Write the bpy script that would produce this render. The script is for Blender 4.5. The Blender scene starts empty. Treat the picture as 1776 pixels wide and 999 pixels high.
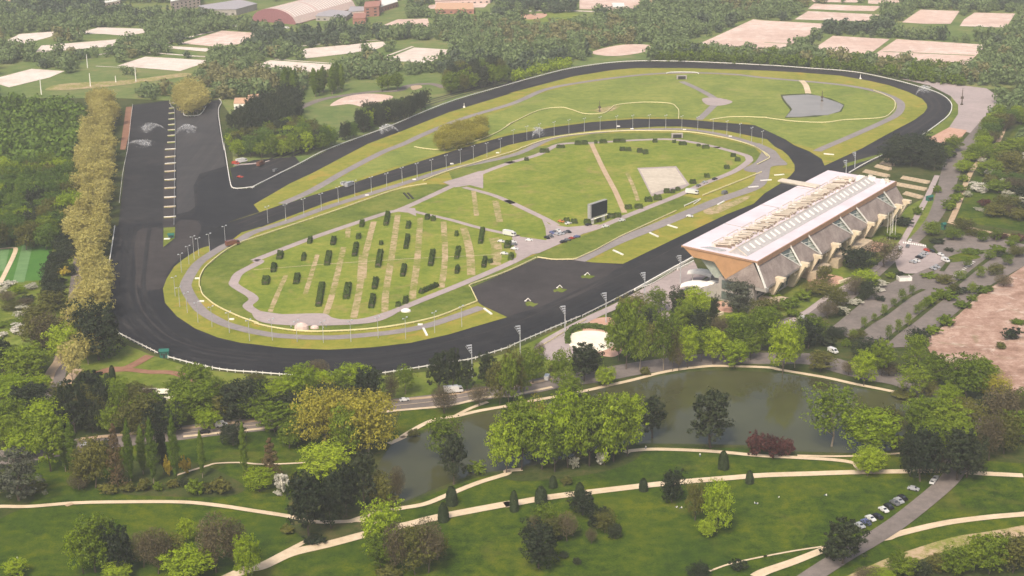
import bpy, bmesh, math, random
import numpy as np
from mathutils import Vector, Matrix
from mathutils.geometry import tessellate_polygon
C = bpy.context.scene.collection
R = math.radians
# ------------------------------------------------------------------ camera geometry (surveyed from the racetrack's own shape)
FOC, YH, ROLL, CAMH = 2750.0, -370.0, R(-0.8), 251.0
TH = math.atan((499.5 - YH) / FOC)
cr, sr, ct, st_ = math.cos(ROLL), math.sin(ROLL), math.cos(TH), math.sin(TH)
def W(px, py, z=0.0):
    """ground point (metres) seen at a photo pixel, for a level z"""
    x = px - 888; y = 499.5 - py
    xr = cr*x - sr*y; yr = sr*x + cr*y
    dy = FOC*ct + yr*st_; dz = -FOC*st_ + yr*ct
    t = (z - CAMH) / dz
    return Vector((xr*t, dy*t, z))
def P(w):
    z = w[2] - CAMH
    dep = w[1]*ct - z*st_; yr = w[1]*st_ + z*ct
    xr, yr = w[0]/dep*FOC, yr/dep*FOC
    return 888 + cr*xr + sr*yr, 499.5 - (-sr*xr + cr*yr)
ORG = dict(a=(0,0),b=(440,0),c=(880,0),d=(1326,0),e=(0,250),f=(440,250),g=(880,250),h=(1326,250),
           i=(0,500),j=(440,500),k=(880,500),l=(1326,500),m=(0,740),n=(440,740),o=(880,740),p=(1326,740),q=(0,0))
def Q(c, x, y):
    s = {'q':1.0}.get(c, 3.858 if c in 'mnop' else 3.842)
    return ORG[c][0] + x/s, ORG[c][1] + y/s
def pts(s):
    """'f 1,2 3,4 g 5,6' -> pixel points (crop letter switches the survey sheet)"""
    out = []; c = 'q'
    for t in s.split():
        if t in ORG: c = t
        else:
            x, y = t.split(','); out.append(Q(c, float(x), float(y)))
    return out
def vsc(px, py):
    w = W(px, py); q = P(w + Vector((0,0,10))); return (py - q[1]) / 10
def hsc(px, py):
    w = W(px, py); q = P(w + Vector((10,0,0))); return (q[0] - px) / 10
# ------------------------------------------------------------------ materials
MATS = {}
def nt(m):
    m.use_nodes = True; t = m.node_tree; b = t.nodes['Principled BSDF']; return t, t.nodes, t.links, b
def ramp(n, l, fac, stops):
    r = n.new('ShaderNodeValToRGB'); e = r.color_ramp.elements
    while len(e) < len(stops): e.new(0.5)
    for i, (p, c) in enumerate(stops):
        e[i].position = p; e[i].color = (c[0], c[1], c[2], 1)
    l.new(fac, r.inputs[0]); return r.outputs[0]
def noise(n, l, scale, detail=4, rough=0.6, vec=None, dist=0.0):
    t = n.new('ShaderNodeTexNoise'); t.inputs['Scale'].default_value = scale
    t.inputs['Detail'].default_value = detail; t.inputs['Roughness'].default_value = rough
    t.inputs['Distortion'].default_value = dist
    if vec is None:
        g = n.new('ShaderNodeNewGeometry'); vec = g.outputs['Position']
    l.new(vec, t.inputs['Vector']); return t.outputs['Fac']
def mixc(n, l, fac, a, b, mode='MIX'):
    m = n.new('ShaderNodeMix'); m.data_type = 'RGBA'; m.blend_type = mode
    for s, v in ((m.inputs[0], fac), (m.inputs[6], a), (m.inputs[7], b)):
        if hasattr(v, 'links') or hasattr(v, 'is_linked'): l.new(v, s)
        elif isinstance(v, (int, float)): s.default_value = v
        else: s.default_value = (v[0], v[1], v[2], 1)
    return m.outputs[2]
def vscale(n, l, s):
    g = n.new('ShaderNodeNewGeometry'); v = n.new('ShaderNodeMapping')
    v.inputs['Scale'].default_value = s[:3]
    if len(s) > 3: v.inputs['Rotation'].default_value = (0, 0, s[3])
    l.new(g.outputs['Position'], v.inputs['Vector']); return v.outputs['Vector']
def flat(name, col, rough=0.7, metal=0.0, var=0.12, sc=0.6, spec=0.3):
    if name in MATS: return MATS[name]
    m = bpy.data.materials.new(name); t, n, l, b = nt(m)
    f = noise(n, l, sc, 3)
    lo = [c*(1-var) for c in col]; hi = [min(1, c*(1+var)) for c in col]
    l.new(ramp(n, l, f, [(0.3, lo), (0.7, hi)]), b.inputs['Base Color'])
    b.inputs['Roughness'].default_value = rough; b.inputs['Metallic'].default_value = metal
    b.inputs['Specular IOR Level'].default_value = spec
    MATS[name] = m; return m
def ground(name, stops, s1=0.02, s2=0.25, s3=2.0, extra=None, rough=0.95, det=8, nar=.62):
    """two big scales of patchiness plus a fine grain"""
    if name in MATS: return MATS[name]
    m = bpy.data.materials.new(name); t, n, l, b = nt(m)
    f1 = noise(n, l, s1, det, 0.65, dist=0.6); f2 = noise(n, l, s2, 5, 0.7); f3 = noise(n, l, s3, 3, 0.7)
    a = n.new('ShaderNodeMath'); a.operation = 'MULTIPLY_ADD'; l.new(f1, a.inputs[0]); a.inputs[1].default_value = 0.40
    c = n.new('ShaderNodeMath'); c.operation = 'MULTIPLY_ADD'; l.new(f2, c.inputs[0]); c.inputs[1].default_value = 0.40
    d = n.new('ShaderNodeMath'); d.operation = 'MULTIPLY'; l.new(f3, d.inputs[0]); d.inputs[1].default_value = 0.20
    l.new(d.outputs[0], c.inputs[2]); l.new(c.outputs[0], a.inputs[2])
    col = ramp(n, l, a.outputs[0], [(.5+(q-.5)*nar, c_) for q, c_ in stops])
    if extra:
        for (sc, thr, ccol, amt) in extra:
            e = noise(n, l, sc, 6, 0.6, dist=1.0)
            r = ramp(n, l, e, [(thr, (0,0,0)), (thr+0.12, (amt,amt,amt))])
            col = mixc(n, l, r, col, ccol)
    l.new(col, b.inputs['Base Color']); b.inputs['Roughness'].default_value = rough
    b.inputs['Specular IOR Level'].default_value = 0.15
    MATS[name] = m; return m
ground('grass_park', [(0.36,(.016,.038,.0005)),(0.5,(.046,.082,.0007)),(0.64,(.105,.125,.002))], 0.022, 0.2, 1.6,
       extra=[(0.035, 0.55, (.13,.125,.02), .5), (0.5, 0.6, (.11,.135,.015), .5), (0.012, 0.5, (.03,.065,.003), .5)])
ground('grass_field', [(0.34,(.115,.165,.024)),(0.5,(.18,.225,.035)),(0.68,(.27,.28,.06))], 0.02, 0.15, 1.0,
       extra=[(0.03, 0.58, (.27,.24,.08), .5)])
ground('grass_rim', [(0.34,(.16,.185,.018)),(0.5,(.23,.235,.028)),(0.68,(.32,.27,.05))], 0.02, 0.15, 1.0,
       extra=[(0.05, 0.55, (.40,.25,.05), .55)])
ground('grass_infield', [(0.34,(.11,.165,.014)),(0.5,(.18,.225,.022)),(0.68,(.28,.27,.05))], 0.03, 0.2, 1.2,
       extra=[(0.045, 0.57, (.33,.22,.10), .45)])
ground('grass_lush', [(0.36,(.075,.115,.01)),(0.5,(.125,.165,.018)),(0.64,(.19,.205,.035))], 0.03, 0.2, 1.2,
       extra=[(0.08, 0.6, (.22,.22,.08), .5)])
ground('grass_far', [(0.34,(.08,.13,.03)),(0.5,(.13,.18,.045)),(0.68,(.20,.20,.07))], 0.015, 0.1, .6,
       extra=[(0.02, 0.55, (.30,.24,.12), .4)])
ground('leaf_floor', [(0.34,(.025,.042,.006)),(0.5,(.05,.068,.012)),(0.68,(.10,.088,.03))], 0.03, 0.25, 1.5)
ground('cinder', [(0.3,(.013,.014,.016)),(0.5,(.022,.022,.024)),(0.7,(.042,.040,.041))], 0.012, 0.08, 1.2,
       extra=[(0.02, 0.53, (.042,.038,.038), .7), (0.06, 0.58, (.012,.012,.014), .6)], rough=0.85)
ground('cinder_wet', [(0.3,(.011,.011,.013)),(0.5,(.016,.016,.018)),(0.7,(.024,.024,.025))], 0.02, 0.1, 1.2, rough=0.7)
ground('cinder_dry', [(0.3,(.030,.027,.027)),(0.5,(.043,.038,.038)),(0.7,(.060,.053,.052))], 0.02, 0.1, 1.2, rough=0.9)
ground('asphalt_path', [(0.3,(.20,.18,.175)),(0.5,(.25,.225,.22)),(0.7,(.31,.27,.26))], 0.03, 0.3, 2.0)
ground('asphalt_pink', [(0.3,(.30,.25,.24)),(0.5,(.37,.31,.30)),(0.7,(.44,.36,.35))], 0.03, 0.3, 2.0)
ground('asphalt_road', [(0.3,(.13,.112,.10)),(0.5,(.18,.155,.14)),(0.7,(.24,.20,.18))], 0.05, 0.3, 2.0)
ground('gravel_path', [(0.3,(.50,.39,.26)),(0.5,(.61,.49,.34)),(0.7,(.70,.58,.43))], 0.05, 0.3, 2.0)
ground('tan_earth', [(0.3,(.36,.26,.17)),(0.5,(.45,.33,.22)),(0.7,(.52,.40,.27))], 0.05, 0.3, 2.0)
ground('red_earth', [(0.3,(.20,.10,.06)),(0.5,(.27,.14,.09)),(0.7,(.32,.19,.12))], 0.05, 0.3, 2.0)
ground('bare_stripe', [(0.40,(.19,.215,.035)),(0.48,(.28,.25,.09)),(0.60,(.46,.34,.22))], 0.06, 0.3, 2.0)
ground('sand_court', [(0.3,(.54,.45,.38)),(0.5,(.67,.58,.51)),(0.7,(.77,.70,.64))], 0.02, 0.1, .8, extra=[(0.012, 0.58, (.75,.55,.42), .5)])
ground('pink_court', [(0.3,(.48,.33,.27)),(0.5,(.60,.45,.38)),(0.7,(.76,.66,.59))], 0.012, 0.1, .8, extra=[(0.015, 0.5, (.66,.47,.38), .4)])
ground('pink_dirt', [(0.36,(.24,.145,.105)),(0.5,(.36,.23,.175)),(0.62,(.48,.34,.27))], 0.03, 0.2, 1.0,
       extra=[(0.12, 0.58, (.62,.52,.44), .8), (0.05, 0.60, (.17,.17,.07), .5), (0.03,0.6,(.24,.2,.18),.6)])
ground('sand_ring', [(0.3,(.74,.66,.50)),(0.5,(.84,.77,.62)),(0.7,(.88,.82,.70))], 0.05, 0.3, 2.0)
ground('brick_paving', [(0.3,(.42,.24,.17)),(0.5,(.50,.30,.22)),(0.7,(.56,.38,.29))], 0.05, 0.3, 2.0)
ground('pitch_light', [(0.3,(.10,.20,.07)),(0.5,(.13,.24,.09)),(0.7,(.17,.27,.11))], 0.05, 0.2, 1.0)
ground('pitch_dark', [(0.3,(.045,.14,.02)),(0.5,(.06,.165,.025)),(0.7,(.08,.19,.03))], 0.05, 0.2, 1.0)
def streaks(name, stops, sx, rot):
    m = bpy.data.materials.new(name); t, n, l, b = nt(m)
    f1 = noise(n, l, 1.0, 5, .7, vscale(n, l, (sx, .006, 1, rot))); f2 = noise(n, l, 0.03, 5, .6, dist=.8)
    a = n.new('ShaderNodeMath'); a.operation = 'MULTIPLY_ADD'; l.new(f1, a.inputs[0]); a.inputs[1].default_value = .5
    c = n.new('ShaderNodeMath'); c.operation = 'MULTIPLY'; l.new(f2, c.inputs[0]); c.inputs[1].default_value = .5; l.new(c.outputs[0], a.inputs[2])
    l.new(ramp(n, l, a.outputs[0], stops), b.inputs['Base Color']); b.inputs['Roughness'].default_value = .85; MATS[name] = m
streaks('cinder_streak', [(0.40,(.020,.020,.022)),(0.5,(.032,.030,.030)),(0.6,(.050,.045,.043))], .35, R(13))
def water_mat(name, col, rough):
    m = bpy.data.materials.new(name); t, n, l, b = nt(m)
    f = noise(n, l, 0.02, 3); l.new(ramp(n, l, f, [(0.3, [c*.8 for c in col]), (0.7, [c*1.25 for c in col])]), b.inputs['Base Color'])
    b.inputs['Roughness'].default_value = rough; b.inputs['IOR'].default_value = 1.33
    b.inputs['Specular IOR Level'].default_value = .5
    bp = n.new('ShaderNodeBump'); bp.inputs['Strength'].default_value = 0.05; bp.inputs['Distance'].default_value = 0.12
    l.new(noise(n, l, 0.9, 3), bp.inputs['Height']); l.new(bp.outputs[0], b.inputs['Normal'])
    MATS[name] = m
water_mat('lake_water', (.060,.062,.024), 0.03)
water_mat('pond_water', (.27,.245,.215), 0.15)
def leafmat(name, dark, mid, light, trans=0.25):
    m = bpy.data.materials.new(name); t, n, l, b = nt(m)
    g = n.new('ShaderNodeNewGeometry'); oi = n.new('ShaderNodeObjectInfo')
    f = noise(n, l, 0.45, 3)
    a = n.new('ShaderNodeMath'); a.operation = 'MULTIPLY_ADD'; l.new(g.outputs['Random Per Island'], a.inputs[0]); a.inputs[1].default_value = 0.26
    c = n.new('ShaderNodeMath'); c.operation = 'MULTIPLY_ADD'; l.new(oi.outputs['Random'], c.inputs[0]); c.inputs[1].default_value = 0.30
    d = n.new('ShaderNodeMath'); d.operation = 'MULTIPLY'; l.new(f, d.inputs[0]); d.inputs[1].default_value = 0.48
    l.new(d.outputs[0], c.inputs[2]); l.new(c.outputs[0], a.inputs[2])
    col = ramp(n, l, a.outputs[0], [(0.2, dark), (0.5, mid), (0.85, light)])
    l.new(col, b.inputs['Base Color']); b.inputs['Roughness'].default_value = 0.6
    b.inputs['Specular IOR Level'].default_value = 0.2
    tr = n.new('ShaderNodeBsdfTranslucent'); l.new(col, tr.inputs[0])
    mx = n.new('ShaderNodeMixShader'); mx.inputs[0].default_value = trans
    l.new(b.outputs[0], mx.inputs[1]); l.new(tr.outputs[0], mx.inputs[2])
    l.new(mx.outputs[0], n['Material Output'].inputs[0]); MATS[name] = m
leafmat('leaf_green', (.05,.085,.003), (.125,.185,.006), (.24,.31,.015))
leafmat('leaf_bright', (.11,.17,.003), (.23,.32,.005), (.37,.46,.015), .3)
leafmat('leaf_lime', (.14,.21,.006), (.26,.36,.010), (.42,.50,.03), .3)
leafmat('leaf_bronze', (.18,.17,.014), (.33,.30,.03), (.48,.43,.06), .3)
leafmat('leaf_plane', (.27,.24,.055), (.44,.39,.11), (.62,.56,.20), .35)
leafmat('leaf_dark', (.010,.018,.006), (.02,.032,.010), (.045,.055,.018), .1)
leafmat('leaf_olive', (.05,.06,.010), (.11,.115,.018), (.19,.18,.03))
leafmat('leaf_poplar', (.035,.065,.003), (.09,.145,.006), (.17,.24,.014))
leafmat('leaf_rust', (.07,.05,.02), (.125,.085,.035), (.18,.13,.055))
leafmat('leaf_bare', (.045,.036,.018), (.095,.078,.038), (.17,.14,.07), .15)
leafmat('leaf_cedar', (.035,.045,.03), (.07,.08,.05), (.12,.125,.085), .1)
leafmat('leaf_purple', (.04,.010,.010), (.085,.025,.02), (.14,.05,.04), .2)
leafmat('leaf_blossom', (.18,.20,.09), (.50,.48,.38), (.78,.74,.68), .2)
leafmat('leaf_yew', (.012,.022,.006), (.024,.04,.010), (.045,.065,.018), .1)
leafmat('leaf_hedge', (.025,.045,.005), (.055,.092,.009), (.10,.15,.018), .15)
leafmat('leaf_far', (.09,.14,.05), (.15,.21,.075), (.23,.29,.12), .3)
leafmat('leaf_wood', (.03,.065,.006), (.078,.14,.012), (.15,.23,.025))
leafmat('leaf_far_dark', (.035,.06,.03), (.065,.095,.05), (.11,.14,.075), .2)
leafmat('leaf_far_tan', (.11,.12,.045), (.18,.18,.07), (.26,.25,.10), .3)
leafmat('leaf_yellow', (.30,.22,.02), (.45,.34,.03), (.55,.45,.06), .3)
flat('bark', (.09,.07,.05), .9); flat('bark_pale', (.24,.20,.15), .9)
flat('white_paint', (.80,.78,.72), .5, var=.08); flat('cream_paint', (.74,.66,.36), .5, var=.1)
flat('pole_metal', (.52,.53,.54), .4, .3); flat('lamp_metal', (.62,.64,.68), .35, .3)
flat('terrace_tan', (.46,.37,.26), .9, var=.2)
ground('pale_gravel', [(0.3,(.42,.36,.29)),(0.5,(.52,.46,.37)),(0.7,(.62,.56,.47))], 0.03, 0.3, 2.0)
flat('roof_membrane', (.68,.60,.64), .7, var=.10, sc=.06); flat('gable_wood', (.46,.26,.13), .7, var=.1, sc=.3)
flat('concrete_cream', (.66,.56,.40), .8, var=.12, sc=.5); flat('concrete_grey', (.36,.33,.30), .85, sc=.4)
flat('edge_wood', (.40,.24,.15), .7); flat('glazing', (.10,.13,.12), .15, var=.3, sc=.4, spec=.8)
flat('glazing_pale', (.36,.40,.34), .2, var=.2, sc=.6, spec=.8); flat('ridge_grey', (.44,.42,.41), .6, var=.14, sc=.5)
flat('duct_cream', (.62,.55,.45), .6); flat('duct_and_shade_brown', (.24,.18,.13), .7); flat('dark_void', (.03,.03,.028), .9)
flat('black_paint', (.02,.02,.022), .3); flat('tyre', (.02,.02,.02), .9); flat('window_dark', (.03,.035,.04), .1, spec=.9)
flat('screen_grey', (.33,.33,.32), .6); flat('screen_face', (.016,.022,.022), .7, var=.25, sc=.7, spec=.1)
flat('green_metal', (.02,.13,.10), .5); flat('red_paint', (.45,.06,.04), .5); flat('tile_orange', (.58,.36,.23), .8)
flat('brick_red', (.36,.17,.13), .9); flat('render_pink', (.62,.48,.43), .9); flat('shed_grey', (.36,.34,.36), .8)
flat('hall_red', (.28,.12,.13), .8); flat('skin', (.5,.33,.25), .6); flat('cloth_white', (.78,.76,.72), .9); flat('cloth_blue', (.10,.14,.28), .9)
def slate():
    m = bpy.data.materials.new('slate_tiles'); t, n, l, b = nt(m)
    f = noise(n, l, 0.12, 5, .7); f2 = noise(n, l, 1.5, 3, .7)
    col = ramp(n, l, f, [(0.36,(.25,.20,.18)),(0.5,(.34,.275,.245)),(0.64,(.43,.355,.315))])
    c2 = ramp(n, l, f2, [(0.3,(.75,.75,.75)),(0.7,(1.1,1.1,1.1))])
    l.new(mixc(n, l, 1.0, col, c2, 'MULTIPLY'), b.inputs['Base Color']); b.inputs['Roughness'].default_value = .85
    MATS['slate_tiles'] = m
slate()
def spray_mat():
    m = bpy.data.materials.new('water_spray'); t, n, l, b = nt(m)
    b.inputs['Base Color'].default_value = (.85,.87,.9,1); b.inputs['Roughness'].default_value = .8
    f = noise(n, l, 0.8, 5, .8); r = ramp(n, l, f, [(0.38,(0,0,0)),(0.8,(.30,.30,.30))]); l.new(r, b.inputs['Alpha'])
    MATS['water_spray'] = m
spray_mat()
# ------------------------------------------------------------------ object helpers
def link(o, parent=None):
    C.objects.link(o)
    if parent is not None: o.parent = parent
    return o
def meshobj(name, verts, faces, mats, parent=None, mi=None, smooth=False):
    me = bpy.data.meshes.new(name)
    me.from_pydata([tuple(v) for v in verts], [], faces)
    for m in (mats if isinstance(mats, (list, tuple)) else [mats]): me.materials.append(MATS[m])
    if mi: me.polygons.foreach_set('material_index', mi)
    if smooth: me.polygons.foreach_set('use_smooth', [True]*len(faces))
    me.update(); return link(bpy.data.objects.new(name, me), parent)
def tag(o, label=None, cat=None, group=None, kind=None):
    if label: o['label'] = label
    if cat: o['category'] = cat
    if group: o['group'] = group
    if kind: o['kind'] = kind
    return o
def empty(name, loc, rz=0.0, label=None, cat=None, group=None):
    o = link(bpy.data.objects.new(name, None)); o.location = loc; o.rotation_euler = (0, 0, rz); o.empty_display_size = 1
    return tag(o, label, cat, group)
class MB:
    def __init__(s): s.v = []; s.f = []; s.m = []
    def quad(s, a, b, c, d, m=0):
        k = len(s.v); s.v += [Vector(a), Vector(b), Vector(c), Vector(d)]; s.f.append((k, k+1, k+2, k+3)); s.m.append(m)
    def tri(s, a, b, c, m=0):
        k = len(s.v); s.v += [Vector(a), Vector(b), Vector(c)]; s.f.append((k, k+1, k+2)); s.m.append(m)
    def hexa(s, p, m=0):
        """8 corners: bottom 0-3, top 4-7"""
        k = len(s.v); s.v += [Vector(q) for q in p]
        for f in ((0,3,2,1),(4,5,6,7),(0,1,5,4),(1,2,6,5),(2,3,7,6),(3,0,4,7)):
            s.f.append(tuple(k+i for i in f)); s.m.append(m)
    def box(s, x0, x1, y0, y1, z0, z1, m=0):
        s.hexa([(x0,y0,z0),(x1,y0,z0),(x1,y1,z0),(x0,y1,z0),(x0,y0,z1),(x1,y0,z1),(x1,y1,z1),(x0,y1,z1)], m)
    def bar(s, a, b, w, h=None, m=0):
        """box beam from a to b, w wide, h tall"""
        a = Vector(a); b = Vector(b); h = h or w; d = (b-a).normalized()
        up = Vector((0,0,1)) if abs(d.z) < .95 else Vector((1,0,0))
        sx = d.cross(up).normalized()*w/2; sz = sx.cross(d).normalized()*h/2
        s.hexa([a-sx-sz, a+sx-sz, b+sx-sz, b-sx-sz, a-sx+sz, a+sx+sz, b+sx+sz, b-sx+sz], m)
    def tube(s, a, b, r0, r1, n=6, m=0):
        a = Vector(a); b = Vector(b); d = (b-a).normalized()
        up = Vector((0,0,1)) if abs(d.z) < .9 else Vector((1,0,0))
        x = d.cross(up).normalized(); y = d.cross(x)
        k = len(s.v)
        for c, r in ((a, r0), (b, r1)):
            for i in range(n):
                t = 2*math.pi*i/n; s.v.append(c + x*math.cos(t)*r + y*math.sin(t)*r)
        for i in range(n):
            j = (i+1) % n; s.f.append((k+i, k+j, k+n+j, k+n+i)); s.m.append(m)
        s.f.append(tuple(k+n+i for i in range(n))); s.m.append(m)
    def prism(s, poly, z0, z1, m=0, mtop=None):
        """vertical walls round a polygon of (x,y) plus top"""
        n = len(poly)
        area = sum(poly[i][0]*poly[(i+1)%n][1]-poly[(i+1)%n][0]*poly[i][1] for i in range(n))
        if area < 0: poly = poly[::-1]
        for i in range(n):
            a = poly[i]; b = poly[(i+1) % n]
            s.quad((a[0],a[1],z0),(b[0],b[1],z0),(b[0],b[1],z1),(a[0],a[1],z1), m)
        k = len(s.v); s.v += [Vector((q[0],q[1],z1)) for q in poly]
        s.f.append(tuple(range(k, k+n))); s.m.append(m if mtop is None else mtop)
    def build(s, name, mats, parent=None, smooth=False):
        mats = mats if isinstance(mats, (list, tuple)) else [mats]
        return meshobj(name, s.v, s.f, mats, parent, s.m if len(mats) > 1 else None, smooth)
def spline(p, closed=False, n=6):
    """Catmull-Rom through the given 2-D points"""
    out = []; N = len(p)
    rng = range(N if closed else N-1)
    for i in rng:
        p0 = p[(i-1) % N] if closed or i > 0 else p[i]; p1 = p[i]; p2 = p[(i+1) % N]
        p3 = p[(i+2) % N] if closed or i+2 < N else p2
        for k in range(n):
            t = k/n
            out.append(tuple(0.5*((2*b) + (-a+c)*t + (2*a-5*b+4*c-d)*t*t + (-a+3*b-3*c+d)*t**3) for a, b, c, d in zip(p0, p1, p2, p3)))
    if not closed: out.append(tuple(p[-1]))
    return out
LZ = 0.05      # sheet spacing
def surf(name, poly, mat, level, smooth=True, closed_n=6, label=None, kind='structure', cat=None):
    p = poly if not isinstance(poly, str) else pts(poly)
    if smooth: p = spline(p, True, closed_n)
    w = [W(x, y) for x, y in p]; z = level*LZ
    v = [Vector((a.x, a.y, z)) for a in w]
    o = meshobj(name, v, [tuple(t) for t in tessellate_polygon([v])], mat)
    fix = o.data
    for pl in fix.polygons:
        if pl.normal.z < 0: pl.flip()
    return tag(o, label, cat, None, kind)
def centre(poly, n=8):
    p = pts(poly) if isinstance(poly, str) else poly
    return [W(x, y) for x, y in spline(p, False, n)]
def offset(line, d):
    out = []
    for i, a in enumerate(line):
        t = (line[min(i+1, len(line)-1)] - line[max(i-1, 0)]); t.z = 0
        t = t.normalized(); out.append(a + Vector((-t.y, t.x, 0))*d)
    return out
def strip(name, poly, width, mat, level, n=8, kind='structure', label=None, cat=None):
    c = centre(poly, n); w = width if callable(width) else (lambda t: width)
    N = len(c); L = []; Rr = []
    for i in range(N):
        t = c[min(i+1, N-1)] - c[max(i-1, 0)]; t.z = 0; t.normalize()
        k = w(i/(N-1))/2; pn = Vector((-t.y, t.x, 0))
        L.append(c[i] + pn*k); Rr.append(c[i] - pn*k)
    z = level*LZ
    v = [Vector((a.x, a.y, z)) for a in L + Rr]
    f = [(i, N+i, N+i+1, i+1) for i in range(N-1)]
    o = meshobj(name, v, f, mat)
    for pl in o.data.polygons:
        if pl.normal.z < 0: pl.flip()
    return tag(o, label, cat, None, kind)
def resample(line, step):
    out = [line[0]]; acc = 0.0
    for a, b in zip(line, line[1:]):
        L = (b-a).length; d = step - acc
        while d < L:
            out.append(a.lerp(b, d/L)); d += step
        acc = (acc + L) % step
    return out
HAZE = 0.00012
EXPO = 1.18
# ------------------------------------------------------------------ THE SETTING: ground sheets, painter's order by level
_cnt = {}
def lv(k):
    _cnt[k] = _cnt.get(k, -1) + 1
    return k*1.2 + (_cnt[k] % 12)*0.08
G = 12000.0
gv = [(-G,-2000,0),(G,-2000,0),(G,2*G,0),(-G,2*G,0)]
tag(meshobj('ground', gv, [(0,1,2,3)], 'leaf_floor'), kind='structure')
# park lawns in front
surf('park_lawn', "q -200,1150 -200,640 60,660 150,650 260,640 400,660 520,690 680,690 900,690 1150,690 1400,690 1600,700 1776,700 2000,700 2000,1150", 'grass_park', lv(1), False)
surf('track_verge', "q 150,560 200,590 260,615 340,640 430,650 560,657 700,650 800,636 880,612 960,575 1050,545 1060,640 900,668 740,690 660,700 500,690 380,690 280,680 190,660 140,640 120,600", 'grass_lush', lv(1), False)
surf('forest_edge_lawn', "q 0,600 50,585 70,600 60,640 30,650 -60,660 -60,600", 'grass_field', lv(2))
surf('far_lawn', "q -300,172 200,170 300,175 380,172 400,200 405,300 480,300 640,230 860,148 1000,115 1100,104 1320,108 1560,130 1660,160 1776,150 2100,140 2100,-30 -300,-30", 'grass_far', lv(1), False)
surf('shrub_meadow', "q 1660,378 1676,335 1700,290 1740,250 1776,205 1900,180 1900,410 1776,402 1700,390", 'grass_park', lv(1), False)
surf('garden_lawn', "q -60,405 120,408 130,440 120,520 90,600 -60,600", 'grass_lush', lv(1), False)
surf('stand_garden', "q 1060,545 1160,470 1330,500 1480,420 1590,350 1640,330 1600,400 1500,480 1400,540 1300,560 1180,600 1100,610", 'grass_lush', lv(1), False)
# striped sports lawn on the left
surf('sports_lawn', "q -20,418 96,409 81,471 73,486 -20,492", 'pitch_dark', lv(2), False)
for p in ("q 42,414 60,412 42,490 22,490", "q 0,417 20,416 8,470 -20,470"): surf('sports_lawn', p, 'pitch_light', lv(3), False)
strip('path', "e 0,700 80,692 105,705 70,790 0,930", 2.6, 'gravel_path', lv(4), 3)
surf('path_edge', "q 0,408 100,403 140,396 140,400 100,407 0,413", 'leaf_floor', lv(2), False)
# the cinder racetrack: one sheet, lawns laid on top of it
TRACK_OUT = """a 885,700 1126,670 1140,710 1180,725 1225,735 1228,775 1300,778 1340,765 1375,712 1405,672 1460,665 1475,690 1456,760
 e 1492,0 1520,180 1535,270 1550,300 1600,303 1700,290 f 0,290 300,140 b 500,999 900,850 1290,690 1729,560 c 400,465 640,428 860,412 1200,415 1729,440 d 300,460 600,485 850,535 1000,575 1130,615 1200,650 1240,690 1247,725 1230,770 1180,815 1060,900 900,990
 h 700,130 300,330 g 1729,440 1240,762 1080,850 830,990 k 700,90 500,190 300,270 0,395 j 1600,430 1450,480 1200,518 900,560 740,572 500,585 250,582 0,565 i 1500,545 1150,470 1000,420 800,315 740,200 705,100 700,0 e 720,860 766,555 790,540 800,440 830,180 845,0"""
surf('racetrack', TRACK_OUT, 'cinder', lv(2), False)
surf('racetrack_wet', "e 790,540 960,530 1180,505 1290,460 1320,380 1310,260 1400,200 1510,185 1600,300 1729,310 1729,440 1500,530 1440,560 1350,550 1320,500 1180,530 960,555 890,580 905,700 900,860 930,970 i 1085,40 1110,130 1180,220 1350,310 1600,380 j 0,390 300,415 700,410 1000,370 1260,370 1200,450 1400,440 1600,420 k 0,280 300,190 500,90 700,-60 850,30 500,190 300,270 0,385 j 1600,430 1450,475 1200,510 900,550 500,575 0,560 i 1500,530 1150,460 1000,405 800,300 745,190 705,0 e 725,860 775,570", 'cinder_wet', lv(3), False)
surf('racetrack_dry', "e 800,520 1080,490 1100,0 860,0 835,180", 'cinder', lv(3), False)
surf('racetrack_dry', "e 905,590 1080,565 1090,690 1160,640 1180,520 1300,510 1340,560 1300,640 1200,760 1120,850 1080,960 930,960 905,820", 'cinder_dry', lv(3), True, 4)
surf('racetrack_dry', "a 1175,700 1225,740 1228,782 1310,782 1350,765 1410,690 1450,690 1445,780 e 1480,10 1500,150 1330,200 1290,280 1300,420 1260,450 1180,470", 'cinder_streak', lv(4), False)
surf('racetrack_dry', "g 20,860 200,770 440,785 760,810 700,850 560,960 400,1040 100,1120 -60,1150 -250,960", 'cinder_dry', lv(3), True, 4)
# great infield
GREAT = """e 1500,530 1729,455 f 0,405 240,265 400,190 760,0 b 1000,870 1300,750 1729,620 c 0,625 440,510 700,468 860,455 1200,455 1729,472 d 250,485 500,505 700,540 830,570 960,615 1050,660 1080,695 1085,720 1060,755 1000,800 800,905 650,990
 h 400,145 380,100 300,50 200,10 0,-120 c 1460,820 1160,795 860,793 560,815 300,850 0,905 f 1380,30 1000,150 600,280 200,400 0,470"""
surf('great_infield', GREAT, 'grass_rim', lv(3), False)
surf('infield_meadow', "f 250,390 600,215 850,80 1000,20 b 1200,890 1500,790 1729,715 c 0,690 300,605 500,560 800,515 1200,495 1729,515 d 300,545 600,580 800,640 880,690 880,740 780,830 500,940 330,990 200,960 0,865 c 1600,815 1160,785 860,783 560,805 300,840 0,890 f 1380,20 1000,135 600,265", 'grass_field', lv(4), False)
strip('infield_road', "f 190,400 350,330 480,260 600,190 850,60 1000,0 b 1150,890 1400,790 1729,690 c 250,600 500,550 900,500 1200,487 1500,497 d 0,520 400,555 600,580 760,615 880,665 910,710 880,765 800,810 600,900 400,985 350,1010", 6.5, 'asphalt_path', lv(5))
strip('infield_road', "c 1160,545 1280,600 1390,670 1350,730 1275,800", 6, 'asphalt_path', lv(5), 5)
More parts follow.
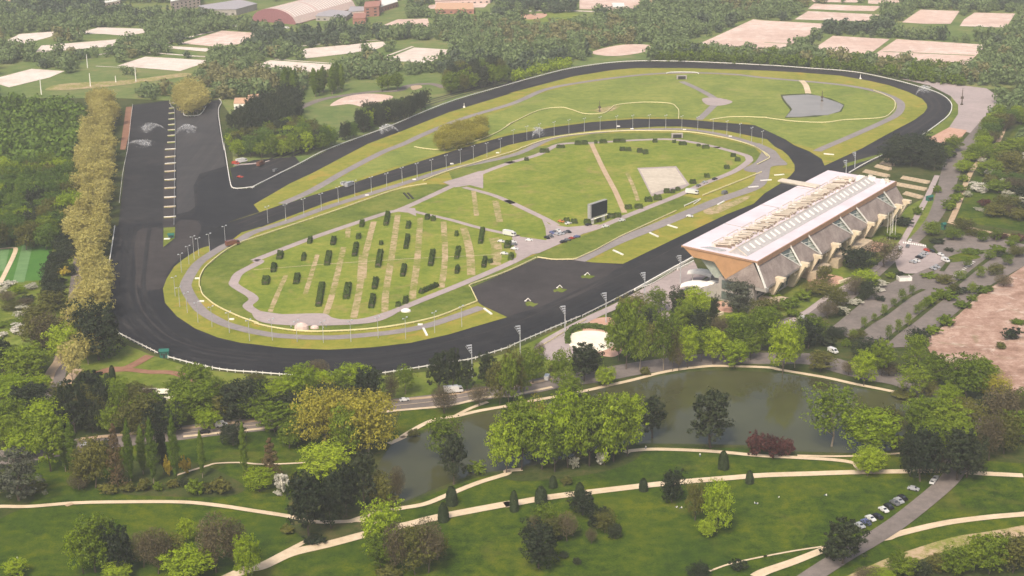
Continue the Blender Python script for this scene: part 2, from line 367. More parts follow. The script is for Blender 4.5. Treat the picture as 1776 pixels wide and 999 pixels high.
surf('infield_yard', "c 1300,660 1400,655 1500,680 1430,705 1330,700", 'asphalt_pink', lv(6))
strip('path', "d 245,538 275,570 292,625", 5, 'gravel_path', lv(5), 5)
surf('pond_bank', "d 105,632 290,624 440,658 534,700 512,748 340,782 134,789 172,735 120,672", 'leaf_floor', lv(5), False)
surf('pond', "d 120,642 200,636 290,632 360,640 430,665 500,690 527,705 500,745 420,770 330,772 240,782 140,782 165,755 185,730 150,690 130,665", 'pond_water', lv(6), False)
surf('brown_patch', "c 540,740 680,710 760,705 700,740 620,752", 'bare_stripe', lv(5), False)
# small infield (inside the small track)
SMALL = """e 1520,660 1610,590 1729,555 f 50,555 500,385 1000,230 1400,120 c 0,970 250,915 500,880 700,860 840,855 1000,845 1160,845 1450,872 1729,930
 h 70,20 120,45 160,80 200,140 200,180 170,215 120,255 0,330 g 1640,400 1460,470 1100,640 770,800 560,790 450,775 200,760 0,850 f 1445,945 j 1445,0 1500,100 1530,120 1690,195 1500,250 1300,310 1050,365 800,395 500,412 200,400 0,375 i 1600,365 1450,330 1300,270 1180,190 1100,100 1085,0
 e 1088,960 1110,900 1160,820 1220,770 1280,730 1340,695 1395,680 1400,715"""
surf('small_infield', SMALL, 'grass_rim', lv(3), False)
surf('finish_apron', "f 1445,945 g 200,760 450,775 560,790 j 1530,120 1500,100", 'cinder_dry', lv(4), False)
RAIL_IN = """j 1490,95 1400,130 1200,205 900,265 600,292 330,295 130,270 0,240 i 1729,245 1600,200 1450,130 1370,70 1345,40 1335,0 e 1328,960 1332,900 1360,840 1400,800 1500,720 1600,665 f 0,632 500,465 800,360 950,310 1060,285 1180,268"""
RAIL_IN2 = """f 1130,250 1300,185 1729,55 c 100,990 300,925 560,890 740,880 900,878 1200,885 1450,925 1650,985"""
surf('embankment', "f 1180,268 950,310 500,465 0,632 e 1600,665 1500,720 1400,800 1360,840 1332,900 1328,960 i 1345,40 1450,130 1600,200 1729,245 j 0,240 330,290 600,286 900,260 1200,200 1490,90 1445,0 g 200,765 1290,370 1150,340 600,575 f 1400,930 j 900,170 450,215 50,170 i 1620,20 e 1560,920 1600,860 f 0,780 400,625 860,470 1350,275", 'grass_lush', lv(4), False)
surf('embankment', "f 1300,190 1729,62 c 560,896 900,884 1200,890 1450,930 1650,990 g 1729,110 1660,140 1600,120 1580,75 1400,25 c 1130,935 560,955 g 0,130 f 1560,180 1330,250", 'grass_lush', lv(4), False)
strip('service_road', "c 1640,960 1450,905 1200,866 900,866 600,885 300,925 f 1729,75 1300,170 1130,222 950,280 500,420 250,510 0,590 e 1600,640 1500,680 1400,740 1320,800 1270,870 1240,930 i 1240,0 1270,60 1330,140 1400,190 1500,240 1600,270 1729,300 j 200,322 500,332 800,310 1000,285 1200,240 1520,130", 6.2, 'asphalt_path', lv(5))
strip('service_road', "c 1640,960 1729,1000 h 40,60 60,100 0,150 g 1660,280 1400,380 1000,545 700,665 470,780", 9, 'asphalt_path', lv(5))
surf('service_yard', "h 0,30 60,60 120,105 150,140 60,150 -60,190 -140,170 -60,120", 'asphalt_path', lv(6))
surf('verge_lawn', "g 200,755 330,700 600,575 950,420 1160,345 1290,370 750,622 450,772", 'grass_lush', lv(6), False)
INFL = """f 0,780 400,625 860,470 1000,430 1350,270 1560,180 1729,120 g 0,130 200,75 c 350,965 560,955 900,935 1130,935 1400,985 g 1400,25 1580,75 1610,100 1600,125 1500,190 1300,270 1150,340 950,420 750,500 600,560 350,640 150,730 0,805 f 1400,930 j 1100,90 900,170 700,220 450,215 200,190 50,170 i 1700,160 1650,120 1690,80 1670,50 1620,20 e 1560,940 1565,910 1600,860 1729,790"""
surf('infield_lawn', INFL, 'grass_infield', lv(5), False)
strip('infield_path', INFL + " f 0,780", 5.2, 'asphalt_pink', lv(6), 5)
surf('infield_path', "q 437,540 452,546 500,546 560,545 580,553 622,556 690,541 650,560 560,566 480,564 445,556", 'asphalt_pink', lv(7))
surf('infield_path', "q 768,317 800,308 830,298 846,296 838,303 838,328 815,322 790,326", 'asphalt_pink', lv(7), False)
surf('infield_path', "q 690,362 720,362 722,376 708,370 690,368", 'asphalt_pink', lv(7), False)
surf('infield_path', "q 938,376 952,390 985,395 1040,390 1015,405 935,440 905,446 894,440 888,412 905,412 948,418 946,396", 'asphalt_pink', lv(7), False)
strip('infield_path', "f 1400,290 1600,345 1729,400 g 0,380 250,500 330,545", 4.5, 'asphalt_pink', lv(6), 4)
strip('infield_path', "f 1000,430 1100,460 1300,505 1500,560 1729,610 g 60,615 90,680 80,770", 4, 'asphalt_pink', lv(6), 5)
strip('infield_path', "g 560,0 640,170 720,320 780,460", 3.4, 'tan_earth', lv(6), 4)
strip('bare_track', "g 800,200 840,290 870,380", 2.5, 'bare_stripe', lv(6), 4)
for s, w in (("f 215,880 160,1000 j 110,160", 2.6), ("f 425,740 345,1000", 2.6), ("f 630,560 625,630", 3), ("f 600,690 525,1000 j 480,175", 3.2),
             ("f 800,520 735,780 700,1000 j 665,205", 3.6), ("f 960,475 925,720 880,1000 j 875,175", 3.6), ("f 1110,495 1090,780 1060,1000 j 1070,80", 3.6),
             ("f 1265,520 1275,760 1250,960", 3.4), ("f 1400,560 1440,720 1450,880", 4.5), ("f 1600,630 1620,700 1610,810", 6), ("f 1465,315 1485,480", 3), ("f 1610,380 1640,520", 4),
             ("f 730,740 720,900", 5)):
    strip('bare_track', s, w, 'bare_stripe', lv(6), 4)
strip('chalk_line', "f 0,842 400,810 1000,770 1729,735", 0.5, 'gravel_path', lv(7), 2)
surf('gravel_square', "g 865,162 1125,150 1215,275 1170,300 960,352", 'asphalt_pink', lv(6), False)
surf('gravel_court', "g 880,170 1118,160 1195,270 1030,310 962,335", 'pale_gravel', lv(7), False)
surf('finish_lawn_dirt', "q 1220,366 1260,352 1300,340 1290,350 1240,372", 'bare_stripe', lv(5))
# start ladder strip
for y0 in (0,):
    surf('start_strip', "e 1092,0 1170,0 1162,560 1088,560", 'cinder_dry', lv(4), False)
surf('start_lawn', "e 1090,560 1168,556 1165,630 1088,690", 'grass_lush', lv(5), False)
surf('red_path', "a 840,715 880,712 870,860 835,999 800,999 e 790,140 780,360 770,550 735,548 755,360 775,150 a 800,999", 'red_earth', lv(4), False)
for i, y in enumerate((35,85,130,182,238,293,355,418,487)):
    strip('grass_divider', "e %d,%d %d,%d" % (1100-i, y+8, 1170, y+3), 2.4, 'bare_stripe', lv(6), 1)
for i, y in enumerate((722,756,795,832,868,905,950)):
    strip('grass_divider', "a %d,%d %d,%d" % (1128-i*2, y+6, 1160+i, y+3), 3.2, 'grass_field', lv(6), 1)
# harrowed bands along the cinder loop
def band(world, off, width, mat, level):
    c = offset(world, off); L = offset(c, width/2); Rr = offset(c, -width/2); N = len(c); z = level*LZ
    o = meshobj('harrowed_band', [Vector((a.x, a.y, z)) for a in L + Rr], [(i, N+i, N+i+1, i+1) for i in range(N-1)], mat)
    for pl in o.data.polygons:
        if pl.normal.z < 0: pl.flip()
    tag(o, None, None, None, 'structure')
NB = centre("q 240,392 232,440 226,500 240,545 280,585 340,608 430,622 520,628 620,625 720,611 800,592 880,570 960,538 1040,500 1120,462 1200,420", 10)
for off, w_, mt in ((-9, 2.2, 'cinder'), (-5.5, .8, 'cinder'), (-1.5, 2.6, 'cinder'), (3, .8, 'cinder_dry'), (7, 2.4, 'cinder')): band(NB, off, w_, mt, lv(3.6))
GB = centre("b 0,1130 500,925 800,815 1000,735 1400,620 1729,540 c 0,602 300,512 640,448 900,432 1200,435 1729,455 d 300,478 600,505 850,555 1000,595 1110,640 1160,700 1150,740 1080,810 950,890 780,990", 10)
for off, w_, mt in ((-5, 2.0, 'cinder_dry'), (1, 1.6, 'cinder_dry'), (6, 2.0, 'cinder_wet')): band(GB, off, w_, mt, lv(3.6))
SB = centre("f -100,545 200,430 600,300 1000,180 1380,65 1729,-20 c 60,920 300,870 640,828 860,822 1160,820 1450,855 1729,912", 10)
for off, w_, mt in ((-4, 1.6, 'cinder_dry'), (3, 1.8, 'cinder_dry')): band(SB, off, w_, mt, lv(3.6))
# red-brown riding paths lower left
strip('red_path', "i 640,572 740,540 850,530 1000,450", 5, 'red_earth', lv(3), 5)
strip('red_path', "i 700,555 850,545 1000,560 1150,565 1300,612 1450,655 1550,685 1620,720", 4.5, 'red_earth', lv(3), 5)
surf('start_island', "g 490,884 510,876 540,872 560,880 582,882 570,892 545,900 520,894 500,898", 'grass_lush', lv(5))
surf('start_island', "g 308,974 330,970 345,958 370,968 396,972 380,984 360,992 335,984 312,990", 'grass_lush', lv(5))
surf('start_island', "k 120,102 140,92 160,94 180,104 205,106 190,116 170,126 150,118 132,122", 'grass_lush', lv(5))
surf('outer_verge', "d 1240,640 1290,700 1290,760 1230,850 1080,935 930,990 h 520,160 540,130 d 900,990 1180,815 1247,725", 'grass_lush', lv(2), False)
surf('gravel_yard', "d 900,525 1000,530 1480,590 1600,670 1560,760 1480,860 1380,890 1230,850 1290,760 1290,700 1240,640 1100,570", 'asphalt_pink', lv(2), False)
surf('brick_yard', "d 1230,850 1350,870 1290,945 1200,960 1080,930", 'brick_paving', lv(3), False)
surf('training_yard', "q 399,292 440,278 512,272 520,282 470,312 432,325 408,324", 'cinder', lv(2), False)
strip('yard_edge', "e 1560,140 1700,130 f 100,110", 4, 'asphalt_pink', lv(3), 3)
# far curved road and sandy ground behind the track
strip('far_road', "b 280,735 330,710 450,665 620,635 800,612 960,605 1040,570 1180,560 1270,585", 8, 'asphalt_road', lv(3), 6)
surf('sand_patch', "b 510,705 600,650 760,625 920,640 900,665 800,690 740,715 640,695", 'pink_court', lv(3))
surf('sand_patch', "b 1050,575 1110,570 1120,585 1060,600", 'tan_earth', lv(3))
# roads
strip('avenue_road', "q 190,170 180,230 160,300 150,380 140,440 132,500 124,560 110,610 98,660 84,720 60,770", 7, 'asphalt_road', lv(3))
strip('avenue_walk', "i 580,0 520,100 480,200 440,330 400,470 340,560 310,650", 4.5, 'tan_earth', lv(4))
strip('avenue_walk', "i 520,540 470,600 430,660", 4.5, 'tan_earth', lv(4), 4)
strip('lake_road', "q -60,800 40,790 110,778 170,768 240,760 318,751 385,743 480,733 560,720 661,706 752,696 843,682 906,674 958,664 1036,652 1114,638 1192,628 1260,622 1330,622 1390,622 1430,628 1470,640 1510,650 1570,662 1630,690 1700,720 1790,760", 15, 'asphalt_road', lv(3))
strip('pavement', "q 140,762 240,752 318,744 385,736 480,726 661,698 752,689 843,675 906,668 958,657", 2.5, 'tan_earth', lv(4))
strip('pavement', "q 318,758 385,751 480,741 661,716 720,710 780,704 843,690 890,688 906,683 958,672", 2.0, 'gravel_path', lv(4))
strip('road_line', "q 318,752 385,744 480,734 560,721 661,707 752,697 843,683", 0.35, 'gravel_path', lv(5))
strip('stand_road', "q 1722,200 1690,240 1660,275 1648,302 1638,336 1620,378 1588,415 1545,450 1500,487 1450,524 1400,550 1355,568 1310,585", lambda t: 10 + 3*math.sin(t*9), 'asphalt_road', lv(3))
strip('stand_path', "h 1150,210 1100,320 1060,400 960,580 880,700 700,860 450,1000 l 250,180 130,240", 3.5, 'asphalt_pink', lv(4))
strip('path', "d 1729,570 1700,600 h 1550,0 1470,70 1400,150 1350,240 1315,340 1280,430 1240,520", 3.4, 'tan_earth', lv(4))
strip('path', "h 1230,520 1400,570 1560,600 1760,625", 5, 'tan_earth', lv(5))
surf('car_park', "h 925,650 1060,670 1100,715 1240,765 1245,800 1180,850 1050,862 900,850 870,720", 'asphalt_pink', lv(4))
surf('car_park', "q 1437,573 1526,500 1560,484 1581,478 1640,452 1618,428 1640,412 1690,404 1800,430 1800,448 1696,508 1660,542 1602,588 1590,602 1530,604 1482,590", 'asphalt_road', lv(4), False)
for s in ("l 610,310 700,240 800,180 960,60 1060,10", "l 790,380 880,300 980,230 1080,150 1200,60 1290,10", "h 1250,960 1350,880 1450,800 1560,720", "h 1330,735 1460,725", "h 1180,850 1240,770"): strip('planting_strip', s, 2.6, 'leaf_floor', lv(6), 5)
surf('car_park_hedge', "q 1640,450 1665,440 1720,433 1690,440 1700,448 1650,456", 'grass_park', lv(5))
surf('dirt_field', "q 1602,592 1662,547 1696,514 1776,462 1860,420 1860,760 1776,700 1740,668 1700,645 1650,640 1615,615", 'pink_dirt', lv(3), False)

strip('crossing', "h 925,660 1070,682", 3.5, 'asphalt_pink', lv(6), 2)
for i in range(11):
    t = i/10; x = 925+145*t; y = 660+22*t
    strip('crossing_stripe', "h %f,%f %f,%f" % (x, y-6, x+2, y+6), .8, 'white_paint', lv(7), 1)
for i in range(12):
    t = i/11; x = 1265+130*t; y = 880-92*t
    strip('bay_marking', "h %f,%f %f,%f" % (x-9, y-2, x+9, y+3), .9, 'white_paint', lv(6), 1)
# plaza between rail and stand
surf('stand_terrace', "q 1203,451 1212,470 1225,480 1200,500 1170,520 1160,555 1120,562 1098,528 1118,506 1160,478", 'asphalt_pink', lv(3), False)
strip('stand_walk', "q 1200,458 1150,488 1105,512 1070,531 1030,549 985,572 950,592 935,606", 5.5, 'asphalt_pink', lv(4))
surf('brick_yard', "q 1015,560 1045,551 1066,555 1075,580 1085,600 1060,620 1000,600 1010,575", 'brick_paving', lv(3))
surf('stand_yard', "q 930,604 960,590 1000,578 990,600 1010,618 990,625 950,625", 'asphalt_pink', lv(4))
surf('parade_ring', "q 985,590 992,580 1010,575 1035,575 1058,580 1066,592 1058,604 1035,612 1008,610 990,602", 'sand_ring', lv(5))
for p in ("h 290,900 400,870 520,890 500,930 430,960 320,985", "h 590,660 700,650 820,670 800,700 700,740 600,740", "k 1130,60 1230,10 1280,40 1200,90 1100,120", "k 1400,90 1480,100 1500,160 1410,150"):
    surf('brick_yard', p, 'brick_paving', lv(3))
# lake
LAKE = """q 650,895 640,860 655,810 678,774 700,762 733,752 752,743 804,726 850,716 880,711 930,703 971,693 1005,682 1067,669 1127,656 1192,646 1250,643 1330,646 1378,651 1438,661 1482,672 1547,685 1592,697 1606,715 1600,745 1575,778 1540,783 1481,786 1378,783 1328,775 1264,772 1217,771 1108,770 1060,772 1000,790 930,806 881,815 830,822 808,828 754,849 699,872 673,880"""
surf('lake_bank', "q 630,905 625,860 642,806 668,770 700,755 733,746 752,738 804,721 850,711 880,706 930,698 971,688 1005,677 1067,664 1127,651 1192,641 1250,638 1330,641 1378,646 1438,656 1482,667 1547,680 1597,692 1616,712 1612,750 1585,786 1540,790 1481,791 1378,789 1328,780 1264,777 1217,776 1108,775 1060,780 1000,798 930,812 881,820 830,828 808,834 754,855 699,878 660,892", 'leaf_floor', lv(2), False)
surf('lake', LAKE, 'lake_water', lv(3), True, 4)
strip('lake_path', "n 905,118 1000,75 j 1000,985 1150,900 1250,870 1350,855 1500,820 1729,780 k 0,785 150,755 350,720 500,690 720,640 850,610 1000,570 1130,545 1250,530 1400,520 1729,530 l 100,545 250,570 420,600 600,640 850,690 1040,745", 2.6, 'gravel_path', lv(4))
strip('lake_path', "j 1350,850 1450,800 1560,760", 2, 'gravel_path', lv(4), 3)
# park paths
strip('park_path', "q 380,1010 m 1650,960 n 60,935 250,850 500,790 820,705 1050,655 1250,605 1700,520 o 0,525 250,480 520,445 900,400 1200,370 1500,345 p 0,328 300,318 600,308 900,303 1200,300 1430,315 1729,330", lambda t: 5.2 - 1.6*t, 'gravel_path', lv(4))
strip('park_path', "n 640,640 700,620 760,600 840,575 1000,548 1150,520 1300,460 1500,380 1690,320 o 0,300 100,290", 2.8, 'gravel_path', lv(5))
strip('park_path', "o 790,180 830,165 1000,155 1300,165 1500,180 1600,190 p 0,200 200,210 450,225 590,245 625,275 650,300", 2.8, 'gravel_path', lv(5))
strip('park_path', "p 220,197 400,202 600,200 920,182", 1.6, 'gravel_path', lv(5))
strip('park_path', "m -60,545 0,538 200,538 500,515 800,508 1200,508 1450,530 1729,572 n 240,605 400,640 600,640 700,632 830,645", 2.6, 'gravel_path', lv(5))
strip('park_path', "n 60,935 150,880 350,770", lambda t: 4-2*t, 'gravel_path', lv(5), 4)
strip('park_path', "n 700,630 770,608", 1.6, 'gravel_path', lv(5), 3)
strip('park_path', "m 1180,330 1290,295 1390,265 1450,250 1600,245 1736,255 n 200,253 345,245", 1.2, 'gravel_path', lv(5))
strip('park_path', "p -60,1010 0,975 200,905 390,830 430,820", lambda t: 4.5-1.5*t, 'gravel_path', lv(5))
strip('park_path', "o 1350,972 1500,920 1729,870 p 0,872 200,835 390,806", .9, 'gravel_path', lv(5))
strip('park_path', "p 740,755 820,748 900,720 1200,650 1500,610 1729,590 1900,570", 3.6, 'gravel_path', lv(5))
strip('bridle_path', "p 560,1050 760,960 930,890 1200,800 1350,762 1500,740 1729,700 1900,660", 7, 'bare_stripe', lv(4))
strip('park_road', "p 1400,-20 1240,180 1280,260 1260,330 1150,440 900,640 700,770 560,850 400,950 250,1050", lambda t: 7.5, 'asphalt_road', lv(6))
strip('park_path', "m 440,535 490,518", 2, 'tan_earth', lv(6), 2)
# far sports grounds
COURTS_W = ["a 20,285 130,228 380,210 340,245 170,292", "a 232,355 275,305 800,262 765,310 520,328", "a 510,224 660,183 1010,195 960,220 840,240 700,228", "a -200,545 0,515 210,460 430,475 330,518 60,583 0,565 -200,600",
  "a 780,440 970,378 1410,405 1200,475", "a 1095,320 1130,307 1410,325 1370,345", "b -5,440 110,402 560,435 440,492 250,472", "b 295,330 860,278 885,300 820,328 600,362 350,390", "b 865,402 1070,318 1350,335 1160,422"]
for s in COURTS_W: surf('sports_ground', s, 'sand_court', lv(4), False)
COURTS_P = ["a 1200,290 1480,205 1729,222 1650,262 1590,295 1440,312", "d -450,300 -75,130 0,138 410,160 360,200 85,345 0,338", "d 330,325 455,240 835,262 700,362 450,345", "d 715,377 880,262 1478,300 1345,437",
  "d 915,150 1040,65 1300,75 1240,160 1060,160", "d 1330,130 1400,85 1670,92 1610,185 1300,175", "d 200,130 290,75 790,100 690,142 500,140", "d 290,60 330,25 590,38 780,42 730,75 550,72", "d 310,0 660,0 610,18 330,15", "d 690,2 950,2 870,32 690,25",
  "c 480,-10 900,-10 860,60 640,66 480,60", "b 1130,40 1600,-20 1540,50 1180,60", "b 860,170 960,130 1160,125 1175,180 1050,170"]
for s in COURTS_P: surf('sports_ground', s, 'pink_court', lv(4), False)
strip('court_divider', "d 0,285 360,300", 3, 'grass_far', lv(5), 2)
strip('court_divider', "d 790,345 1400,372", 3.5, 'grass_far', lv(5), 2)
strip('court_divider', "d 1345,85 1250,165", 3, 'grass_far', lv(5), 2)
strip('far_track', "b 1580,95 1650,80 c 0,95 160,75 400,72 640,82", 7, 'sand_court', lv(5), 4)
surf('far_field', "c 0,120 130,95 440,85 460,120 380,150 200,145", 'grass_field', lv(4))
surf('far_field', "c 60,105 240,90 260,108 200,128 80,128", 'brick_paving', lv(5))
strip('far_path', "a 640,370 800,345 1000,352 1300,375 1590,390", 4, 'sand_court', lv(4), 4)
strip('far_path', "a 1040,310 1200,265 1420,210", 4, 'sand_court', lv(4), 3)
strip('far_path', "b 300,310 600,280 900,268", 3, 'sand_court', lv(4), 3)
strip('far_path', "b 140,395 400,415 620,430", 3, 'sand_court', lv(4), 3)
strip('far_path', "b 830,395 1060,310", 3, 'sand_court', lv(4), 3)
surf('far_field', "a 300,600 430,560 850,535 1200,490 1280,500 1100,530 700,580 450,600", 'bare_stripe', lv(4))
strip('far_path', "a 640,442 900,455", 2, 'sand_court', lv(4), 3)
surf('far_yard', "c 560,350 760,300 960,305 900,350 700,375", 'pink_court', lv(4))

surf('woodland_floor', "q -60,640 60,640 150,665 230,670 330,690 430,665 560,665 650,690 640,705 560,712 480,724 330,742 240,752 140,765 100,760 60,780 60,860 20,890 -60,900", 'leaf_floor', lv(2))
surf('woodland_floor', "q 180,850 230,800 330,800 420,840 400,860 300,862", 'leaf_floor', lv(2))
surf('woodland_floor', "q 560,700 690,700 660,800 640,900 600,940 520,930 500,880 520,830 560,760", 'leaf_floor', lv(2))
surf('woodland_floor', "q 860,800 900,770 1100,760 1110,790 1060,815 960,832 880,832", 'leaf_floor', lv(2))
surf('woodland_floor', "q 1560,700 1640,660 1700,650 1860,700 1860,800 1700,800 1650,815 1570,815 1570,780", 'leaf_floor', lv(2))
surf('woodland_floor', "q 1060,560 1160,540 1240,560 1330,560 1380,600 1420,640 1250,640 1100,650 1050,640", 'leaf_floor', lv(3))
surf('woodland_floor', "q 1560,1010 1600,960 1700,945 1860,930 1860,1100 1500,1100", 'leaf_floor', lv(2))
# ------------------------------------------------------------------ TREES
rng = np.random.default_rng(7)
def quads_to_mesh(name, pos, nrm, size, mats, extra=None, midx=0, asp=1.0):
    """leaf quads: pos (n,3), nrm (n,3), size (n,)"""
    n = len(pos); nrm = nrm/np.linalg.norm(nrm, axis=1, keepdims=True)
    r = rng.normal(size=(n, 3)); t = np.cross(nrm, r); t /= np.linalg.norm(t, axis=1, keepdims=True)
    b = np.cross(nrm, t); s = size[:, None]
    v = np.stack([pos - t*s*asp - b*s/asp, pos + t*s*asp - b*s*.8/asp, pos + t*s*.9*asp + b*s/asp, pos - t*s*.8*asp + b*s/asp], 1).reshape(-1, 3)
    return v
def mesh_from(name, v, mat):
    me = bpy.data.meshes.new(name); n = len(v)//4
    me.vertices.add(len(v)); me.vertices.foreach_set('co', v.astype(np.float32).ravel())
    me.loops.add(4*n); me.loops.foreach_set('vertex_index', np.arange(4*n, dtype=np.int32))
    me.polygons.add(n); me.polygons.foreach_set('loop_start', np.arange(0, 4*n, 4, dtype=np.int32))
    me.materials.append(MATS[mat]); me.update(calc_edges=True); return me
def unit(n):
    d = rng.normal(size=(n, 3)); return d/np.linalg.norm(d, axis=1, keepdims=True)
def crown(H, Wd, lobes, leaves, leaf, shape='round', base=.2, jit=.45, lr=.30, drop=0.0, sub=0):
    """leaf quads on lumpy clusters; z up, base at 0"""
    P_, N_ = [], []
    cz = []
    for k in range(lobes):
        a = k*2.39996 + rng.uniform(-.5, .5)
        if shape == 'round':
            t = ((k+.5)/lobes)**.8; z = base + (1-base)*(.12 + .72*t); prof = math.sqrt(max(.02, 1 - ((z-.55)/.50)**2)); rad = prof*(.5-lr*.62)*rng.uniform(.55, 1.1)*1.05; rr = lr*rng.uniform(.7, 1.15)
        elif shape == 'column':
            t = (k+.5)/lobes; z = base + (1-base)*(.04+.90*t); prof = min(1, 3.2*(1-t)+.15)*min(1, 2.5*t+.45); rad = .20*prof*rng.uniform(.2, 1); rr = .30*prof*rng.uniform(.8, 1.1)
        elif shape == 'cone':
            t = (k+.5)/lobes; z = base + (1-base)*(.03+.93*t); prof = (1-t)**.8 + .08; rad = .36*prof*rng.uniform(.5, 1.05); rr = .22*prof+.05
        elif shape == 'tier':
            t = (k+.5)/lobes; z = base + (1-base)*(.08+.84*t); prof = math.sqrt(max(.05, 1-((t-.35)/.75)**2)); rad = .34*prof*rng.uniform(.4, 1.05); rr = .24*rng.uniform(.7, 1.2)
        else: # spread (bush)
            z = .25+.4*rng.random(); rad = .3*math.sqrt(rng.random()); rr = .27*rng.uniform(.8, 1.2)
        c = np.array([math.cos(a)*rad*Wd, math.sin(a)*rad*Wd, z*H])
        n = int(leaves/lobes*(.5+rr/lr*.5)); d = unit(n); d[:, 2] = d[:, 2]*.9 + .12
        vr = {'round': .9, 'column': 2.2, 'cone': .9, 'tier': .42, 'spread': .9, 'solid': 1}[shape]*rr*Wd
        if shape == 'column': vr = H/lobes*1.6
        r = rng.uniform(.72, 1.06, n)[:, None]
        p = c + d*r*np.array([rr*Wd, rr*Wd, vr])
        if sub:      # twiggy sub-clumps with gaps between them
            ms = max(5, int(sub*(rr/lr)**2)); sd_ = unit(ms); sd_[:, 2] = sd_[:, 2]*.85 + .2
            sc_ = c + sd_*rng.uniform(.55, 1.12, ms)[:, None]*np.array([rr*Wd, rr*Wd, vr]); pick = rng.integers(0, ms, n)
            q_ = unit(n); q_[:, 2] = q_[:, 2]*.7 + .15; sr_ = rng.uniform(.24, .42, ms)[pick][:, None]*rr*Wd
            p = sc_[pick] + q_*sr_*rng.uniform(.5, 1.0, n)[:, None]; d = q_*.8 + sd_[pick]*.45
        if shape == 'solid': u1 = rng.random(n)**.6; a1 = rng.uniform(0, 6.283, n); rad1 = (.04 + .45*np.sqrt(np.clip(1-(1-np.minimum(1, 1.35*u1))**2, 0, 1)))*Wd*rng.uniform(.85, 1.05, n); p = np.stack([np.cos(a1)*rad1, np.sin(a1)*rad1, H*(1-u1*.98)], 1); d = np.stack([np.cos(a1), np.sin(a1), np.full(n, .4)], 1)
        if drop: p[:, 2] -= drop*rng.random(n)**2*H
        P_.append(p); N_.append(d + unit(n)*jit)
    p = np.concatenate(P_); nn = np.concatenate(N_); ok = p[:, 2] > .02*H
    p, nn = p[ok], nn[ok]; s = leaf*rng.uniform(.55, 1.25, len(p))
    return quads_to_mesh('c', p, nn, s, None)
def twigs(H, Wd, n, leaf):
    """sparse fine twigs rising outwards"""
    d = unit(n); r = rng.random(n)**.5
    p = np.stack([d[:,0]*r*Wd*.46, d[:,1]*r*Wd*.46, H*(.58 + .40*d[:,2]*r)], 1)
    nn = unit(n); s = leaf*rng.uniform(.5, 1.3, n)
    return quads_to_mesh('t', p, nn, s, None, asp=1.9)
def trunk_mb(H, Wd, base, limbs, r0, bend=.04):
    m = MB(); x = y = 0.0; pz = 0.0; r = r0; segs = 5; top = H*.86
    pt = Vector((0, 0, -.15)); prev = pt
    for i in range(1, segs+1):
        q = Vector((random.uniform(-1, 1)*bend*Wd, random.uniform(-1, 1)*bend*Wd, top*i/segs)); r1 = r0*(1-i/(segs+.6))
        m.tube(prev, q, r, r1, 6); prev = q; r = r1
        if i < segs:
            for k in range(limbs):
                a = random.uniform(0, 6.28); L = Wd*.34*(1 - i/segs*.5)
                if q.z > base*H*.8: m.tube(q, q + Vector((math.cos(a)*L, math.sin(a)*L, L*.75)), r1*.55, r1*.12, 4)
    return m
random.seed(3)
KIND = {  # proto: height, width, lobes, leaves, leaf half-size, shape, base, material, bark, trunk r, name
 'g': (18, 14, 22, 7174, 0.232, 'round', .18, 'leaf_green', 'bark', .32, 'broadleaf_tree', 'tree'),
 'b': (18, 14, 22, 7174, 0.232, 'round', .15, 'leaf_bright', 'bark', .32, 'broadleaf_tree', 'tree'),
 'l': (18, 14, 24, 7653, 0.224, 'round', .12, 'leaf_lime', 'bark', .32, 'broadleaf_tree', 'tree'),
 'z': (20, 18, 30, 8611, 0.232, 'round', .14, 'leaf_bronze', 'bark_pale', .4, 'broadleaf_tree', 'tree'),
 'G': (18, 14, 22, 7174, 0.232, 'round', .18, 'leaf_wood', 'bark', .32, 'broadleaf_tree', 'tree'),
 'P': (20, 13, 22, 4544, 0.249, 'round', .2, 'leaf_plane', 'bark_pale', .34, 'plane_tree', 'tree'),
 'd': (18, 14, 26, 7653, 0.224, 'tier', .2, 'leaf_dark', 'bark', .4, 'pine_tree', 'tree'),
 'D': (14, 13, 18, 6217, 0.224, 'round', .1, 'leaf_dark', 'bark', .35, 'evergreen_tree', 'tree'),
 'p': (26, 7, 26, 7174, 0.189, 'column', .08, 'leaf_poplar', 'bark_pale', .3, 'poplar_tree', 'tree'),
 'r': (26, 10, 24, 3889, 0.224, 'cone', .06, 'leaf_rust', 'bark', .35, 'redwood_tree', 'tree'),
 'n': (14, 12, 0, 3230, 0.16, 'twig', .25, 'leaf_bare', 'bark', .28, 'budding_tree', 'tree'),
 'a': (20, 12, 20, 3586, 0.224, 'round', .18, 'leaf_green', 'bark_pale', .26, 'airy_tree', 'tree'),
 'o': (16, 13, 20, 5740, 0.224, 'round', .16, 'leaf_olive', 'bark', .3, 'broadleaf_tree', 'tree'),
 'c': (17, 16, 30, 6364, 0.224, 'tier', .04, 'leaf_cedar', 'bark', .45, 'cedar_tree', 'tree'),
 'u': (9, 9, 14, 3536, 0.215, 'round', .08, 'leaf_purple', 'bark', .2, 'plum_tree', 'tree'),
 'w': (6, 7, 12, 2298, 0.189, 'spread', .02, 'leaf_blossom', 'bark', .12, 'blossom_shrub', 'shrub'),
 'Y': (4, 5, 8, 1237, 0.189, 'spread', .02, 'leaf_yellow', 'bark', .1, 'yellow_shrub', 'shrub'),
 'y': (5.5, 3.6, 3, 1500, .2, 'solid', .0, 'leaf_yew', 'bark', .1, 'clipped_yew', 'shrub'),
 's': (5, 6, 10, 1944, 0.189, 'spread', .0, 'leaf_olive', 'bark', .1, 'shrub', 'shrub'),
 'k': (5, 6, 10, 1944, 0.189, 'spread', .0, 'leaf_dark', 'bark', .1, 'evergreen_shrub', 'shrub'),
 'S': (5, 6, 10, 1944, 0.189, 'spread', .0, 'leaf_green', 'bark', .1, 'shrub', 'shrub'),
}
PROTO = {}
